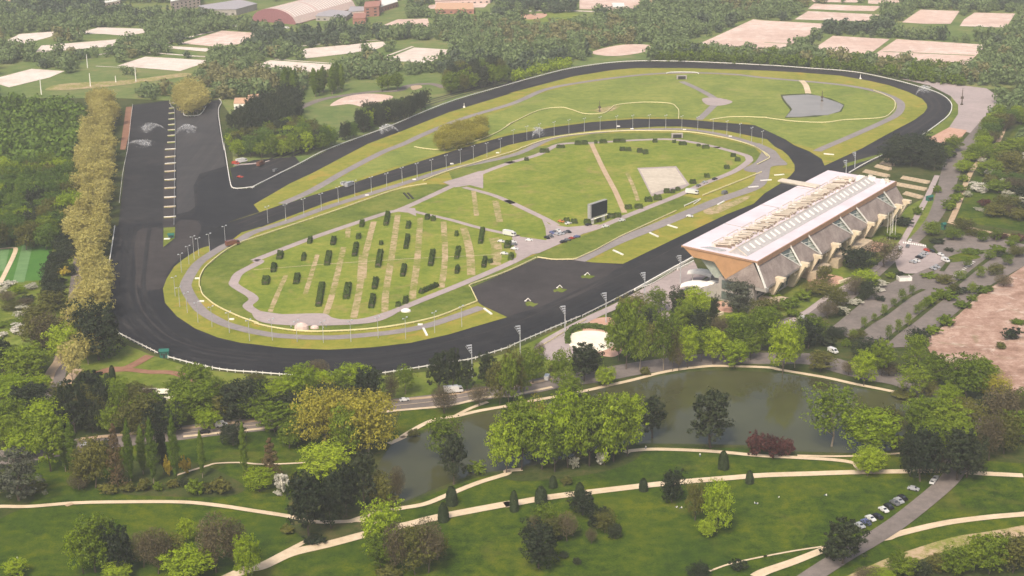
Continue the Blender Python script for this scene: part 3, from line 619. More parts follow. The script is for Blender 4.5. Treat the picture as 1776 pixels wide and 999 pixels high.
def proto(k):
    if k in PROTO: return PROTO[k]
    H, Wd, lo, le, lf, sh, ba, mat, bk, tr, nm, cat = KIND[k]; out = []
    for v in range(3 if k in 'gbPdo' else 2):
        cv = twigs(H, Wd, le, lf) if sh == 'twig' else crown(H, Wd, lo, le, lf, sh, ba, drop=.06 if k == 'a' else 0, sub={'round': 18, 'tier': 13, 'spread': 12}.get(sh, 0))
        cm = mesh_from(nm + '_crown', cv, mat)
        t = trunk_mb(H, Wd, ba, 4 if sh == 'twig' else 2, tr)
        tm = bpy.data.meshes.new(nm + '_trunk'); tm.from_pydata([tuple(q) for q in t.v], [], t.f); tm.materials.append(MATS[bk]); tm.update()
        out.append((cm, tm))
    PROTO[k] = out; return out
def plant(k, loc, h, w, label, group=None, parts=True):
    H, Wd = KIND[k][0], KIND[k][1]; cm, tm = random.choice(proto(k))
    nm, cat = KIND[k][10], KIND[k][11]
    e = empty(nm, (loc[0], loc[1], 0), random.uniform(0, 6.28), label, cat, group)
    e.scale = (w/Wd*random.uniform(.88, 1.12), w/Wd*random.uniform(.88, 1.12), h/H)
    link(bpy.data.objects.new('trunk', tm), e); link(bpy.data.objects.new('crown', cm), e)
    return e
ADJ = {'G': 'deep green broadleaf tree', 'g': 'round mid green broadleaf tree', 'b': 'bright fresh green broadleaf tree', 'l': 'yellow-lime broadleaf tree', 'z': 'broad bronze-yellow tree', 'd': 'dark layered pine',
 'D': 'dark round evergreen', 'p': 'tall narrow green poplar', 'r': 'tall rusty brown conifer', 'n': 'bare brown budding tree', 'a': 'airy thin-leaved green tree', 'o': 'olive green tree', 'c': 'grey-green weeping cedar',
 'u': 'purple-red plum tree', 'w': 'white blossoming shrub', 'Y': 'yellow flowering shrub', 'y': 'small dark clipped yew', 's': 'low olive shrub', 'k': 'low dark evergreen shrub', 'S': 'low green shrub', 'P': 'bronze plane tree'}
ORD = ['leftmost','second from left','third from left','fourth from left','fifth from left','sixth from left','seventh from left','eighth from left','ninth from left','tenth from left',
       'eleventh from left','twelfth from left','thirteenth from left','fourteenth from left','fifteenth from left','sixteenth from left','seventeenth from left','eighteenth from left']
FRONT = {
 'on the islands of the right car park': "h o 1260,1000,60,60 a 1500,780,70,60 a 1440,900,80,50 o 1540,880,70,80 a 1620,820,80,60 a 1350,830,70,50 o 1680,760,70,70 a 1660,680,70,50 a 1300,920,70,60 o 1200,940,60,90 a 1380,1010,80,50 n 1590,960,80,100 a 1540,660,90,60",
 'in the dense belt above the left road': "i D 420,960,210,130 n 640,870,150,120 D 620,980,190,130 g 760,990,170,120 n 740,880,120,90 o 860,830,130,110 g 1010,900,170,120 D 1060,850,120,90 o 960,999,150,120 n 560,830,130,110 n 1090,930,140,120 o 420,820,160,110 D 20,560,130,90 g 1420,800,170,120 o 1480,900,160,110 b 1380,960,130,110",
 'on the slope behind the lower bend': "j g 40,790,150,120 n 240,690,90,110 D 380,860,150,110 g 420,900,160,120 D 640,900,150,110 o 540,870,130,110 n 700,780,90,90 g 350,950,140,130 D 160,900,150,110 o 20,700,110,100 n 130,690,80,110",
 'at the lower left behind the cream path': "i d 30,600,230,130 g 180,640,230,250 n 330,450,260,180 o 270,430,220,170 l 100,770,160,200 g 60,999,220,170 D 190,860,190,200 b 270,710,110,100 b 330,990,220,220 d 500,990,330,170 b 880,900,130,90 l 30,700,110,120 m l 160,230,180,160 g 340,320,330,170 g 230,200,230,160 c 130,530,340,270 n 530,440,110,130 s 240,440,60,160 o 640,430,300,150 D 680,260,150,120 g 60,150,200,150",
 'by the avenue end near the red path': "i D 660,510,340,260 l 430,500,220,150 k 610,655,110,130 y 750,610,95,34 y 715,640,75,30 a 800,890,240,110 a 780,760,150,110 D 690,860,200,120 o 600,900,170,140 n 1000,780,120,110 o 900,760,110,120 s 550,690,60,90",
 'in the wood between track and road': "i g 1320,760,220,150 g 1290,900,230,230 b 1250,830,130,140 g 1180,720,100,110 D 1600,900,240,210 o 1560,770,110,100 o 1680,760,110,90 s 1500,720,70,110 o 930,990,230,190 D 1080,1000,200,160 n 1010,930,170,140 g 1150,980,180,120 n 1700,700,110,110 j b 330,760,220,150 b 460,740,170,120 b 100,820,150,140 b 200,780,160,130 b 660,700,170,150 D 770,800,230,150 n 430,620,130,120 g 560,720,140,110 D 520,800,140,150 g 140,980,190,190 g 20,900,190,150 D 250,860,140,110 g 280,960,150,140",
 'by the road above the left lawn': "j z 470,1080,350,270 z 760,1150,400,290 g 620,1180,330,150 z 600,1040,290,240 m D 1560,140,140,110 n k 300,110,110,180 g 240,160,150,120",
 'on the verge between rail and lake road': "j n 920,780,200,90 a 1010,720,180,110 d 1240,720,260,120 d 1330,710,270,100 d 1420,700,190,80 d 1555,700,240,110 o 1640,790,270,110 g 1700,800,300,90 n 1270,850,180,130 n 1500,800,140,120 k o 40,760,290,100 g 110,740,230,80 g 170,650,210,130 n 215,490,120,60 a 360,700,260,110 g 420,770,170,110 d 510,640,240,180 b 660,665,120,90 s 300,560,50,70 D 540,560,120,130",
 'between the parade ring and the lake': "k g 790,560,410,150 a 880,560,330,100 g 740,500,260,120 a 1040,570,390,140 d 960,310,150,90 g 940,240,120,90 o 830,220,150,130 a 1000,170,150,130 D 1130,220,180,90 b 1240,210,180,180 g 1180,300,190,90 D 1375,280,190,50 c 1540,180,210,170 b 1200,545,250,110 g 1295,500,200,100 b 1370,520,220,110 D 1280,300,140,110 b 1510,550,170,120 g 1550,480,260,140 b 1530,330,140,120 g 1620,490,170,90 n 1430,330,130,120 o 1100,560,250,60 n 1140,560,180,60 g 1690,430,250,120 o 1720,250,160,120 o 1000,420,160,120 w 980,330,70,80 s 920,590,70,60 o 1440,460,140,90",
 'on the far shore of the lake': "l g 20,290,150,140 b 120,590,310,130 a 200,545,270,100 D 290,420,170,140 g 300,380,180,150 g 40,430,140,120 k 420,400,80,90 o 375,570,130,140 b 660,665,210,110 g 780,600,220,120 D 680,480,120,150 n 560,590,100,80 n 830,600,100,140 a 1000,550,220,120 a 980,760,230,150 g 1130,690,230,140 o 1080,745,110,90 g 1340,760,260,190 b 1230,790,120,130 g 1510,615,90,80 z 1540,760,150,150 g 1450,600,120,110 n 1560,1000,320,220 g 1730,900,200,140 g 1080,1020,250,200 g 1230,1060,260,200 o 1330,1020,240,180 b 1060,900,140,140 s 940,740,60,160 n 1640,960,260,150 D 1480,860,120,120 n 1700,1030,200,150",
 'standing alone at the water\'s edge': "q d 1131,765,66,38 d 1232,785,95,66 a 1442,782,102,58 b 1507,798,76,64 o 1535,775,60,36 d 787,845,80,36 a 770,800,70,40 n 690,873,58,26 S 826,825,26,36 u 1312,795,44,28 u 1340,799,40,28 u 1362,795,34,24 b 1508,826,44,36 s 1560,780,26,30 s 718,760,16,20",
 'in the chestnut row on the lake bank': "q l 878,826,86,44 g 905,822,112,52 l 940,820,96,52 g 962,824,84,40 b 985,818,118,56 g 1022,815,112,54 l 1048,812,100,44 g 1064,806,104,42 b 1088,796,98,42 z 925,790,80,46 o 1000,806,60,40 z 1040,790,74,40",
 'in the tree belt across the left park': "m p 495,330,330,90 r 790,430,400,130 p 880,400,400,72 p 1030,390,400,72 p 960,330,300,70 D 1095,330,270,60 p 1180,390,420,66 Y 1130,345,150,44 Y 1245,335,140,56 p 1355,350,290,54 p 1640,350,340,62 S 1310,470,130,120 s 1490,470,140,110 p 440,310,330,70 o 560,430,220,120 s 960,440,100,90 S 1060,440,80,60 s 1160,420,70,80 k 1230,410,70,60 s 730,460,80,120 s 860,445,70,90 s 1400,460,90,80",
 'by the left end of the lake': "n r 120,400,290,130 b 40,450,150,130 s 280,420,100,90 w 190,460,150,80 w 165,470,50,40 l 490,370,210,250 d 370,780,410,230 D 520,700,330,130 d 620,620,330,110 d 740,560,340,150 o 830,540,200,120 s 900,545,90,110 D 580,600,260,120 b 590,480,160,80 s 230,720,60,90 k 400,790,60,130",
 'on the front lawn beside the cream path': "n l 870,900,330,210 g 850,980,230,150 n 960,1010,330,150 n 1170,1000,350,170 o 1080,1010,290,160 o 1230,900,150,120 s 900,1050,120,180 o g 250,720,170,140 D 505,610,140,140 D 210,970,260,170 n 400,780,190,120 o 300,780,150,120 n 560,790,100,60 o 650,720,130,90 D 720,760,90,70 k 380,890,60,60 k 465,935,70,44 w 450,290,90,56 w 630,270,120,70 D 600,690,110,90 k 340,770,60,50 a 440,740,110,70 n 180,760,150,90 D 640,650,100,60",
 'on the open lawn south of the lake': "o D 1100,520,190,110 o 1255,640,230,90 l 1400,730,310,150 l 1340,750,110,90 k 1540,975,90,90 D 1280,1010,70,110 s 390,395,60,80",
 'in the clipped yew row along the path': "o y 45,570,140,50 y 225,515,115,62 y 485,485,110,54 y 305,415,85,44 y 910,435,90,46 y 1445,290,125,54 y 1620,385,90,48 n y 1325,530,130,58 y 1270,640,130,56",
 'at the bottom left corner of the lawn': "m g 640,999,330,190 b 560,999,280,130 D 800,1010,280,150 n 1060,1010,300,190 n 960,960,230,150 b 1250,790,150,80 n 1450,1000,380,200 r 1400,960,260,110 n 1580,980,330,150 b 1260,1050,200,220 b 1660,1060,290,130 l 780,1060,120,140 b 110,1020,110,110 o 1150,940,180,130",
 'beside the parked cars on the park road': "p D 1040,390,330,190 d 1290,390,320,230 g 1100,260,260,200 g 1230,230,240,190 d 960,330,240,120 n 1150,330,160,110 D 1350,360,260,150 b 690,345,170,130 d 520,950,290,230 k 450,900,120,120 n 1500,250,300,170 o 1600,200,250,140 g 1700,120,200,160",
 'at bottom right below the dirt path': "p g 880,1010,150,100 D 1040,1030,110,90 g 1270,1000,160,150 g 1400,990,220,130 g 1500,1010,250,180 o 1660,1000,230,180 n 1720,930,150,120 n 1000,1000,90,130 o 1150,990,110,130 l 780,1040,60,140 n 700,1030,70,160 g 950,1020,120,110",
 'in the gardens behind the grandstand': "h D 620,860,150,160 n 800,840,190,180 b 665,980,120,130 k 930,560,80,110 S 860,640,60,110 S 700,760,50,100 o 400,940,110,70 S 560,830,60,90 S 1020,480,70,60 w 760,960,60,90 w 720,1000,60,70 S 840,900,50,60 g 1110,620,90,90 g 1260,650,80,90 o 1320,600,90,90 g 1450,660,70,60 k 900,890,50,50 k 1150,670,40,110 k 1230,720,30,60 S 1110,900,40,120 S 1380,740,40,140 S 1560,730,60,100 k 1590,760,30,120 o 1400,620,50,90 u 1560,640,50,90 u 1680,650,50,80 S 1640,690,50,60",
 'in front of the grandstand lawn': "l S 60,110,90,110 S 160,150,100,120 S 250,100,90,120 S 190,200,70,90 o 370,60,90,150 n 420,210,110,110 o 480,150,120,110 n 600,60,130,120 D 680,90,120,80 w 530,180,60,70 w 590,120,50,90 w 760,30,40,80 S 720,30,60,80 k 500,190,60,70 k 770,90,40,70 S 90,160,70,80 D 20,60,110,90",
 'in the hedge line across the car park': "l S 1210,260,90,110 S 1120,320,70,110 S 1320,140,60,100 S 1380,90,50,70 k 1290,50,60,110 S 1200,90,90,140 S 1090,130,80,90 k 1650,350,90,110 s 1580,410,50,80 D 1030,400,110,100 S 1460,40,60,120 o 620,360,70,90 D 480,330,60,110 S 1700,250,40,100 S 540,400,70,60 k 430,380,70,70",
 'beside the road right of the grandstand': "h D 980,170,170,180 D 900,110,150,150 D 1060,150,170,160 D 1130,190,150,100 D 1000,80,130,150 D 850,160,120,110 k 1240,100,60,70 S 1150,330,60,50 g 1200,130,110,80 g 1260,60,100,90 b 1330,200,80,90 b 1370,130,80,80 b 1410,80,70,80 S 1300,330,70,80 S 1270,400,80,80 S 1230,450,90,90 S 1330,260,60,70 w 1430,330,80,120 w 1350,360,50,50 u 1470,420,50,80 w 1430,450,30,50 D 1720,400,110,90 g 1500,230,110,120 o 1640,200,130,150 o 1600,470,110,140 o 1530,500,90,130 o 1690,520,80,110 g 1560,340,90,120 w 1450,130,40,50 n 1660,340,110,130 g 1500,120,90,110 g 1590,100,100,120 g 1680,90,120,120 d b 1290,0,0,0",
 'around the garden left of the avenue': "e D 460,720,110,120 D 440,770,100,130 D 400,860,130,120 D 350,960,150,90 Y 425,890,70,70 D 470,880,60,60 D 330,999,120,80 b 120,1010,60,70 w 210,975,50,70 w 50,960,60,90 w 20,1000,60,50 l 480,560,210,130 l 500,450,110,70 k 410,940,60,60 i n 50,100,70,100 n 170,130,60,90 w 160,150,50,80 k 180,90,40,110 o 90,150,50,120 w 130,210,60,60 w 130,310,70,130 w 20,330,50,60 S 60,270,50,150 S 180,230,60,110 o 250,250,120,140 D 380,130,140,120 o 350,170,130,150 n 250,380,150,120 k 330,80,110,80 o 290,330,110,120 S 220,300,90,90",
}
def parse_front():
    out = []
    for where, s in FRONT.items():
        toks = s.split(); c = toks[0]; i = 1
        while i < len(toks):
            t = toks[i]
            if ',' not in t and i+1 < len(toks) and ',' not in toks[i+1]:   # sheet switch
                c = t; i += 1; continue
            a = [float(v) for v in toks[i+1].split(',')]; k = t; i += 2
            if a[2] <= 0: continue
            sc = 1.0 if c == 'q' else (3.858 if c in 'mnop' else 3.842)
            px, py = Q(c, a[0], a[1]); out.append([where, k, px, py, a[2]/sc, a[3]/sc])
    return out
LST = parse_front()
from collections import defaultdict
bywk = defaultdict(list)
for t in LST: bywk[(t[0], t[1])].append(t)
NF = 0
for (where, k), ts in bywk.items():
    ts.sort(key=lambda t: t[2])
    for i, (wh, kk, px, py, hp, wp) in enumerate(ts):
        w_ = wp/hsc(px, py)*(1.25 if k in 'pryYwskSu' else 1.42); h_ = max(1.5, (hp/vsc(px, py))*(1.02 if k in 'ywYSsku' else 1.16) - .12*w_)
        py2 = py - .12*wp     # the crown's near side hangs below the trunk foot
        lab = ADJ[k] + ' ' + where
        if len(ts) > 1: lab += ', ' + (ORD[i] if i < len(ORD) else 'rightmost')
        loc = W(px, py2)
        plant(k, loc, h_, w_, lab); NF += 1
print('front trees', NF)
# --- helper: point in polygon (photo pixels)
def inpoly(poly, x, y):
    ins = np.zeros(len(x), bool); n = len(poly)
    for i in range(n):
        x1, y1 = poly[i]; x2, y2 = poly[(i+1) % n]
        cond = ((y1 > y) != (y2 > y)); xx = (x2-x1)*(y-y1)/((y2-y1) if y2 != y1 else 1e-9) + x1
        ins ^= cond & (x < xx)
    return ins
def project(X, Y, Z):
    z = Z - CAMH; dep = Y*ct - z*st_; yr = Y*st_ + z*ct
    xr = X/dep*FOC; yr = yr/dep*FOC
    return 888 + cr*xr + sr*yr, 499.5 - (-sr*xr + cr*yr)
def scatter(poly, step, hz, holes=(), jitter=.38, seed=1, foot=False, ht=0):
    """world grid positions whose mid-crown point is seen inside the outline"""
    g = np.random.default_rng(seed); p = pts(poly) if isinstance(poly, str) else poly
    w = [W(x, y) for x, y in p]; x0 = min(a.x for a in w)-step; x1 = max(a.x for a in w)+step; y0 = min(a.y for a in w)-step-60; y1 = max(a.y for a in w)+step
    X, Y = np.meshgrid(np.arange(x0, x1, step), np.arange(y0, y1, step)); X = X.ravel(); Y = Y.ravel()
    X = X + g.uniform(-jitter, jitter, len(X))*step; Y = Y + g.uniform(-jitter, jitter, len(Y))*step
    u, v = project(X, Y, hz); ok = inpoly(p, u, v)
    if foot: u, v = project(X, Y, 0.0); ok &= inpoly(p, u, v)
    if ht: tops = [project(X, Y, ht*.85), project(X-4, Y, ht*.5), project(X+4, Y, ht*.5)]
    for h in holes:
        hp = pts(h) if isinstance(h, str) else h
        ug, vg = project(X, Y, 0.0)
        for (a, b) in ((0, 0), (4.5, 0), (-4.5, 0), (0, 5)):
            ug, vg = project(X+a, Y+b, 0.0); ok &= ~inpoly(hp, ug, vg)
        if ht:
            for ug, vg in tops: ok &= ~inpoly(hp, ug, vg)
    return X[ok], Y[ok]
# --- the plane tree avenue (every tree its own object)
AV = "q 160,158 148,215 136,270 138,310 134,350 118,380 124,395 146,420 146,460 134,520 119,575 102,605 102,622 122,626 144,605 166,560 176,530 179,490 181,430 180,380 184,300 191,225 204,168"
X, Y = scatter(AV, 9.5, 12, seed=4)
lbl = 'bronze plane tree in the long avenue left of the cinder track'
for x, y in zip(X, Y): plant('P', (x, y), random.uniform(14, 22), random.uniform(9.5, 14.5), lbl, 'plane trees of the avenue')
print('planes', len(X))
X, Y = scatter("a 1185,670 1190,610 1250,570 1320,565 1365,590 1370,650 1350,710 1290,730 1240,720 1200,700", 8.5, 8, seed=5)
for x, y in zip(X, Y): plant('P', (x, y), 15, 12, 'bronze plane tree in the clump at the head of the start straight', 'plane trees by the start')
# willow thicket inside the great infield
X, Y = scatter("b 1180,960 1230,900 1400,840 1530,800 1560,830 1540,900 1400,950 1250,985", 9, 4, seed=6)
for x, y in zip(X, Y): plant('z', (x, y), random.uniform(8, 11), 11, 'bronze willow bush in the thicket between the two tracks', 'willow bushes between the tracks')
# --- woods: nearest trees single, the remainder one mass
def wood(poly, step, mix, hz, hr, wr, where, cap, seed, holes=(), foot=True):
    X, Y = scatter(poly, step, hz, holes, seed=seed, foot=foot); o = np.argsort(Y); X = X[o]; Y = Y[o]
    n = 0; g = random.Random(seed)
    for x, y in zip(X[:cap], Y[:cap]):
        k = g.choice(mix); e_ = plant(k, (x, y), g.uniform(*hr), g.uniform(*wr), ADJ[k] + ' ' + where, 'trees ' + where); n += 1
        if k in 'gboG': e_.name = 'woodland_tree'
    print('wood', where, len(X), n)
    return X[cap:], Y[cap:], mix
FAR = []
FAR.append(wood("q -60,165 60,168 150,176 146,232 124,290 126,330 118,362 100,385 104,408 60,408 -60,416", 9, 'GGGGGgbogDG', 9, (13, 18), (11, 14), 'in the dense wood left of the avenue', 150, 11, (), False))
FAR.append(wood("q 1735,165 1776,150 1850,150 1850,250 1776,215 1735,235 1700,270 1680,300 1672,285 1700,240", 9, 'GobgnG', 7, (9, 13), (9, 12), 'along the upper road right of the track', 40, 12))
FAR.append(wood("q 1700,320 1740,270 1776,235 1850,200 1850,400 1776,385 1720,370 1750,330", 9.5, 'GosGnsowGk', 4, (4, 9), (8, 12), 'on the rough meadow at the right edge', 90, 13))
FAR.append(wood("q 405,200 440,185 470,168 515,163 520,200 505,228 440,235 408,230", 9, 'D', 9, (14, 19), (10, 13), 'in the dark clump behind the training yard', 60, 14))
FAR.append(wood("q 400,235 440,228 520,215 580,238 568,262 520,275 470,275 405,278", 8.5, 'GgbDo', 8, (12, 17), (9, 12), 'in the copse above the training yard', 60, 15))
FAR.append(wood("q 560,262 560,245 610,215 640,190 690,180 730,165 745,172 740,192 700,210 640,232", 8.5, 'DDGDb', 8, (11, 16), (8, 11), 'in the row along the back straight', 60, 16))
FAR.append(wood("q 770,170 770,130 800,120 860,115 880,128 880,146 820,160", 9, 'DDog', 9, (15, 20), (10, 13), 'beyond the top of the back straight', 60, 17))
FAR.append(wood("q 480,175 482,140 515,135 520,172", 8, 'p', 12, (22, 26), (8, 9), 'in the poplar screen behind the sand patch', 20, 18))
FAR.append(wood("q 535,170 537,138 565,130 600,128 602,160 560,168", 9, 'p', 12, (22, 26), (8, 9), 'in the second poplar screen', 20, 19))
FAR.append(wood("q 655,160 660,140 700,138 702,158", 8, 'g', 8, (13, 16), (9, 11), 'beside the curved road', 20, 20))
# --- far woods as leaf masses
def far_proto(H, Wd, n, leaf, shape):
    return crown(H, Wd, 9, n, leaf, shape, .05, lr=.33)
FP = [far_proto(11, 11, 230, .72, 'round') for _ in range(12)] + [far_proto(12, 7, 120, .8, 'cone') for _ in range(2)]
def mass(name, X, Y, mat, label, hs=(.6, 1.35), seed=0):
    g = np.random.default_rng(seed); vs = []
    for x, y in zip(X, Y):
        p = FP[g.integers(len(FP))]; a = g.uniform(0, 6.28); s = g.uniform(*hs); sz = s*g.uniform(.8, 1.2)
        c, s_ = math.cos(a), math.sin(a); q = p.copy()
        q[:, 0] = (p[:, 0]*c - p[:, 1]*s_)*s + x; q[:, 1] = (p[:, 0]*s_ + p[:, 1]*c)*s + y; q[:, 2] = p[:, 2]*sz
        vs.append(q)
    if not vs: return
    o = link(bpy.data.objects.new(name, mesh_from(name, np.concatenate(vs), mat)))
    return tag(o, label, None, None, 'stuff')
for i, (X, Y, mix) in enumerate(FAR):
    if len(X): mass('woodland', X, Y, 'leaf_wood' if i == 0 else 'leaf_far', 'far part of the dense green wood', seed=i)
HOLES = COURTS_W + COURTS_P + ["a 0,590 60,590 330,530 450,500 800,510 1280,505 1290,535 1050,570 800,610 300,630 100,640 0,640", "a 560,400 760,380 780,470 560,470", "a 0,440 200,425 210,450 0,500",
  "b 350,392 580,380 620,430 500,425", "b 900,270 1250,275 1340,330 1060,315 880,395 830,395 1040,310", "b 430,570 800,540 1260,490 1270,520 1000,580 800,600 520,660 300,720", TRACK_OUT, "b 440,620 560,600 800,560 900,640 760,730 500,720",
  "c 560,345 760,295 970,300 940,350 820,400 600,385", "d 900,160 1650,185 1560,230 1000,205 850,190", "c 1200,275 1300,245 1270,300", "a 520,30 1500,20 1480,60 900,60", "c 0,125 440,85 600,95 460,130 380,150 200,150",
  "q 433,38 445,8 600,-10 625,20 560,45 515,50", "q 595,45 605,22 700,0 700,24 640,46", "q 360,28 410,12 440,15 420,34", "q 290,14 340,-5 350,16 300,22", "q 470,0 420,20 350,8 360,-10 470,-10", "q 750,-10 860,-10 850,30 752,30"]
X, Y = scatter("q -60,-30 700,-40 1840,-40 1840,140 1760,150 1690,142 1650,140 1560,130 1480,116 1340,106 1200,100 1120,102 1060,98 990,104 860,140 700,150 560,160 470,165 300,170 150,162 -60,160", 10.5, 3, HOLES, seed=30, ht=9)
g = np.random.default_rng(5); r = g.random(len(X)); dn = np.sin(X*.011+1)*np.sin(Y*.013+2) + g.normal(size=len(X))*.35
keep = r < .93
dark = keep & (dn > .55); ol = keep & (dn < -.85); gr = keep & ~dark & ~ol
print('far', keep.sum(), dark.sum(), ol.sum())
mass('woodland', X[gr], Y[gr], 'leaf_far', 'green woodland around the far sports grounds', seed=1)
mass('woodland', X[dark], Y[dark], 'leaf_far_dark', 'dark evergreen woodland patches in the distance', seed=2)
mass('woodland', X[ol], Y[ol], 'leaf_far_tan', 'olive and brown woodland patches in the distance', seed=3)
# long clipped tree belt above the far bend
X, Y = scatter("c 930,400 940,340 1100,310 1350,330 1729,345 d 200,350 450,375 700,395 900,420 1150,430 1340,460 1340,560 1150,540 1000,520 900,500 600,462 200,440 0,428 c 1500,405 1200,395", 7, 3, (TRACK_OUT,), seed=31)
mass('tree_belt', X, Y, 'leaf_green', 'dense clipped tree belt above the far bend', hs=(.65, .85), seed=4)
X, Y = scatter("c 0,530 60,470 200,410 420,390 430,440 300,490 0,560", 7, 5, (TRACK_OUT,), seed=32)
mass('tree_belt', X, Y, 'leaf_bright', 'light green young tree belt beyond the upper left bend', hs=(.55, .75), seed=5)
# car park saplings
SAP = "660,270,75,45 730,225,55,45 795,190,80,50 860,130,60,50 915,100,90,60 980,50,70,50 955,265,95,60 890,300,90,55 825,350,100,55 1015,180,70,60 1045,160,70,60 1080,140,80,60 1120,110,70,60 1160,85,70,60 590,350,70,80"
for i, s in enumerate(SAP.split()):
    x, y, hh, ww = [float(v) for v in s.split(',')]; px, py = Q('l', x, y)
    plant('a', W(px, py), hh/3.842/vsc(px, py)*1.1, ww/3.842/hsc(px, py)*.9, 'thin green sapling standing on the asphalt car park', 'saplings on the car park')
# ------------------------------------------------------------------ GRANDSTAND
A0 = W(1183, 426.6, 25); B0 = W(1307, 453, 25); A0.z = B0.z = 0
U = Vector((.5517, .834, 0)).normalized(); V = (B0-A0).normalized(); LEN = 193.0
def GS(s, t, z): q = A0 + U*s + V*t; return Vector((q.x, q.y, z))
gs = empty('grandstand', GS(LEN/2, 25, 0), 0, 'long racecourse grandstand with pinkish white roof, wooden gable and slate rear slopes', 'grandstand')
inv = Matrix.Translation(-gs.location)
def gpart(name, mb, mats, parent=None):
    par = parent or gs
    off = par.location if par is gs else par.location + gs.location
    for i, q in enumerate(mb.v): mb.v[i] = q - gs.location
    return mb.build(name, mats, par)
def gbox(mb, s0, s1, t0, t1, z0, z1, m=0):
    mb.hexa([GS(s0,t0,z0),GS(s1,t0,z0),GS(s1,t1,z0),GS(s0,t1,z0),GS(s0,t0,z1),GS(s1,t0,z1),GS(s1,t1,z1),GS(s0,t1,z1)], m)
prof = [(0,25),(7,20.3),(19.8,20.3),(27,12.5),(43.4,24.2)]
m = MB()                                     # wooden gables, both ends
for s, d in ((0, .5), (LEN, -.5)):
    k = len(m.v); m.v += [GS(s, t, z) for t, z in prof] + [GS(s+d, t, z) for t, z in prof]
    m.f.append((k+4,k+3,k+2,k+1,k) if d > 0 else (k,k+1,k+2,k+3,k+4)); m.m.append(0)
    for i in range(5): j = (i+1) % 5; m.f.append((k+i,k+j,k+5+j,k+5+i)); m.m.append(0)
    m.f.append((k+5,k+6,k+7,k+8,k+9)); m.m.append(0)
gpart('gable_wall', m, 'gable_wood')
m = MB()
for (t0, z0), (t1, z1) in zip(prof[:3], prof[1:4]):
    m.quad(GS(.6,t0,z0), GS(LEN-.6,t0,z0), GS(LEN-.6,t1,z1), GS(.6,t1,z1))
gpart('soffit', m, 'concrete_grey')
m = MB(); m.quad(GS(-.2,-.3,25.3), GS(-.2,45.6,25.3), GS(LEN,45.6,25.3), GS(LEN,-.3,25.3)); m.quad(GS(-.2,-.3,25.3), GS(LEN,-.3,25.3), GS(LEN,.0,24.8), GS(-.2,.0,24.8))
for s in (49, 96, 143): gbox(m, s, s+.5, 0, 21, 25.32, 25.42, 1)
gpart('roof', m, ['roof_membrane', 'concrete_grey'])
m = MB(); gbox(m, -.3, LEN, 45.6, 46.2, 22.9, 25.45); gpart('roof_edge', m, 'edge_wood')
m = MB(); gbox(m, -.45, -.2, -.3, 45.6, 24.5, 25.4); gpart('roof_edge', m, 'edge_wood')
# glazed ridge running the length of the roof
m = MB()
r0, r1 = 27, 37.5
m.quad(GS(4,r0,25.4), GS(LEN-12,r0,25.4), GS(LEN-12,(r0+r1)/2-1,28.6), GS(4,(r0+r1)/2-1,28.6)); m.quad(GS(4,r1,25.4), GS(4,(r0+r1)/2-1,28.6), GS(LEN-12,(r0+r1)/2-1,28.6), GS(LEN-12,r1,25.4))
m.tri(GS(4,r0,25.4), GS(4,(r0+r1)/2-1,28.6), GS(4,r1,25.4)); m.tri(GS(LEN-12,r0,25.4), GS(LEN-12,r1,25.4), GS(LEN-12,(r0+r1)/2-1,28.6))
ridge = gpart('roof_ridge', m, 'ridge_grey')
for i in range(28):
    s = 9 + i*6.3 + (.8 if i % 3 else 0); t0 = 32.6; t1 = 35.8; w = 1.5 if i != 12 else 3.2
    zf = lambda t: 25.4 + (r1-t)/(r1-31.25)*3.2 + .12
    m = MB(); m.hexa([GS(s,t0,zf(t0)-.1),GS(s+w,t0,zf(t0)-.1),GS(s+w,t1,zf(t1)-.1),GS(s,t1,zf(t1)-.1),GS(s,t0,zf(t0)+.2),GS(s+w,t0,zf(t0)+.2),GS(s+w,t1,zf(t1)+.2),GS(s,t1,zf(t1)+.2)])
    gpart('skylight', m, 'white_paint', ridge)
m = MB(); m.bar(GS(4,r0,25.6), GS(4,31.2,28.8), .35); m.bar(GS(4,31.2,28.8), GS(4,r1,25.6), .35); m.bar(GS(4,31.2,28.8), GS(LEN-12,31.2,28.8), .3); m.bar(GS(4,r0-.3,25.7), GS(LEN-12,r0-.3,25.7), .3)
gpart('ridge_trim', m, 'duct_cream', ridge)
# lattice bays of ducts and frames beside the ridge
random.seed(12)
s = 8.0; bay = 0
while s < LEN-14:
    m = MB(); L = 15.5
    for k in range(6):
        ss = s + k*2.6 + random.uniform(-.3,.3); ta = 14.5 + random.uniform(0, 2.5); tb_ = 25.6 - random.uniform(0, 2.5)
        m.bar(GS(ss,ta,27.1), GS(ss+(tb_-ta)*.45,tb_,27.1), .3, .4, 0); m.bar(GS(ss+.9,ta,25.7), GS(ss+.9+(tb_-ta)*.43,tb_,25.7), .9, .5, 1)  # cream frame, then a flat brown bar painting the frame's shadow beside it
        if random.random() < .45: t_ = random.uniform(15, 23); gbox(m, ss, ss+random.uniform(.8,1.8), t_, t_+random.uniform(.8,2.4), 25.35, 26.2+random.random()*1.2, random.choice((0,0,1,2)))
        if random.random() < .5: m.bar(GS(ss+1,ta+2,27.5), GS(ss+1+3*random.random(),ta+4,27.5), .3, .3, 2)
    m.bar(GS(s,14.3,27.3), GS(s+13,14.3,27.3), .3, .3, 0); m.bar(GS(s+4.8,25.8,27.3), GS(s+L+2,25.8,27.3), .3, .3, 0)
    for q in ((s,14.3),(s+13,14.3),(s+5,25.8),(s+L+1.5,25.8)): m.bar(GS(q[0],q[1],25.3), GS(q[0],q[1],27.3), .3, .3, 0)
    gpart('roof_duct_bay', m, ['duct_cream', 'duct_and_shade_brown', 'white_paint']); s += 17.2
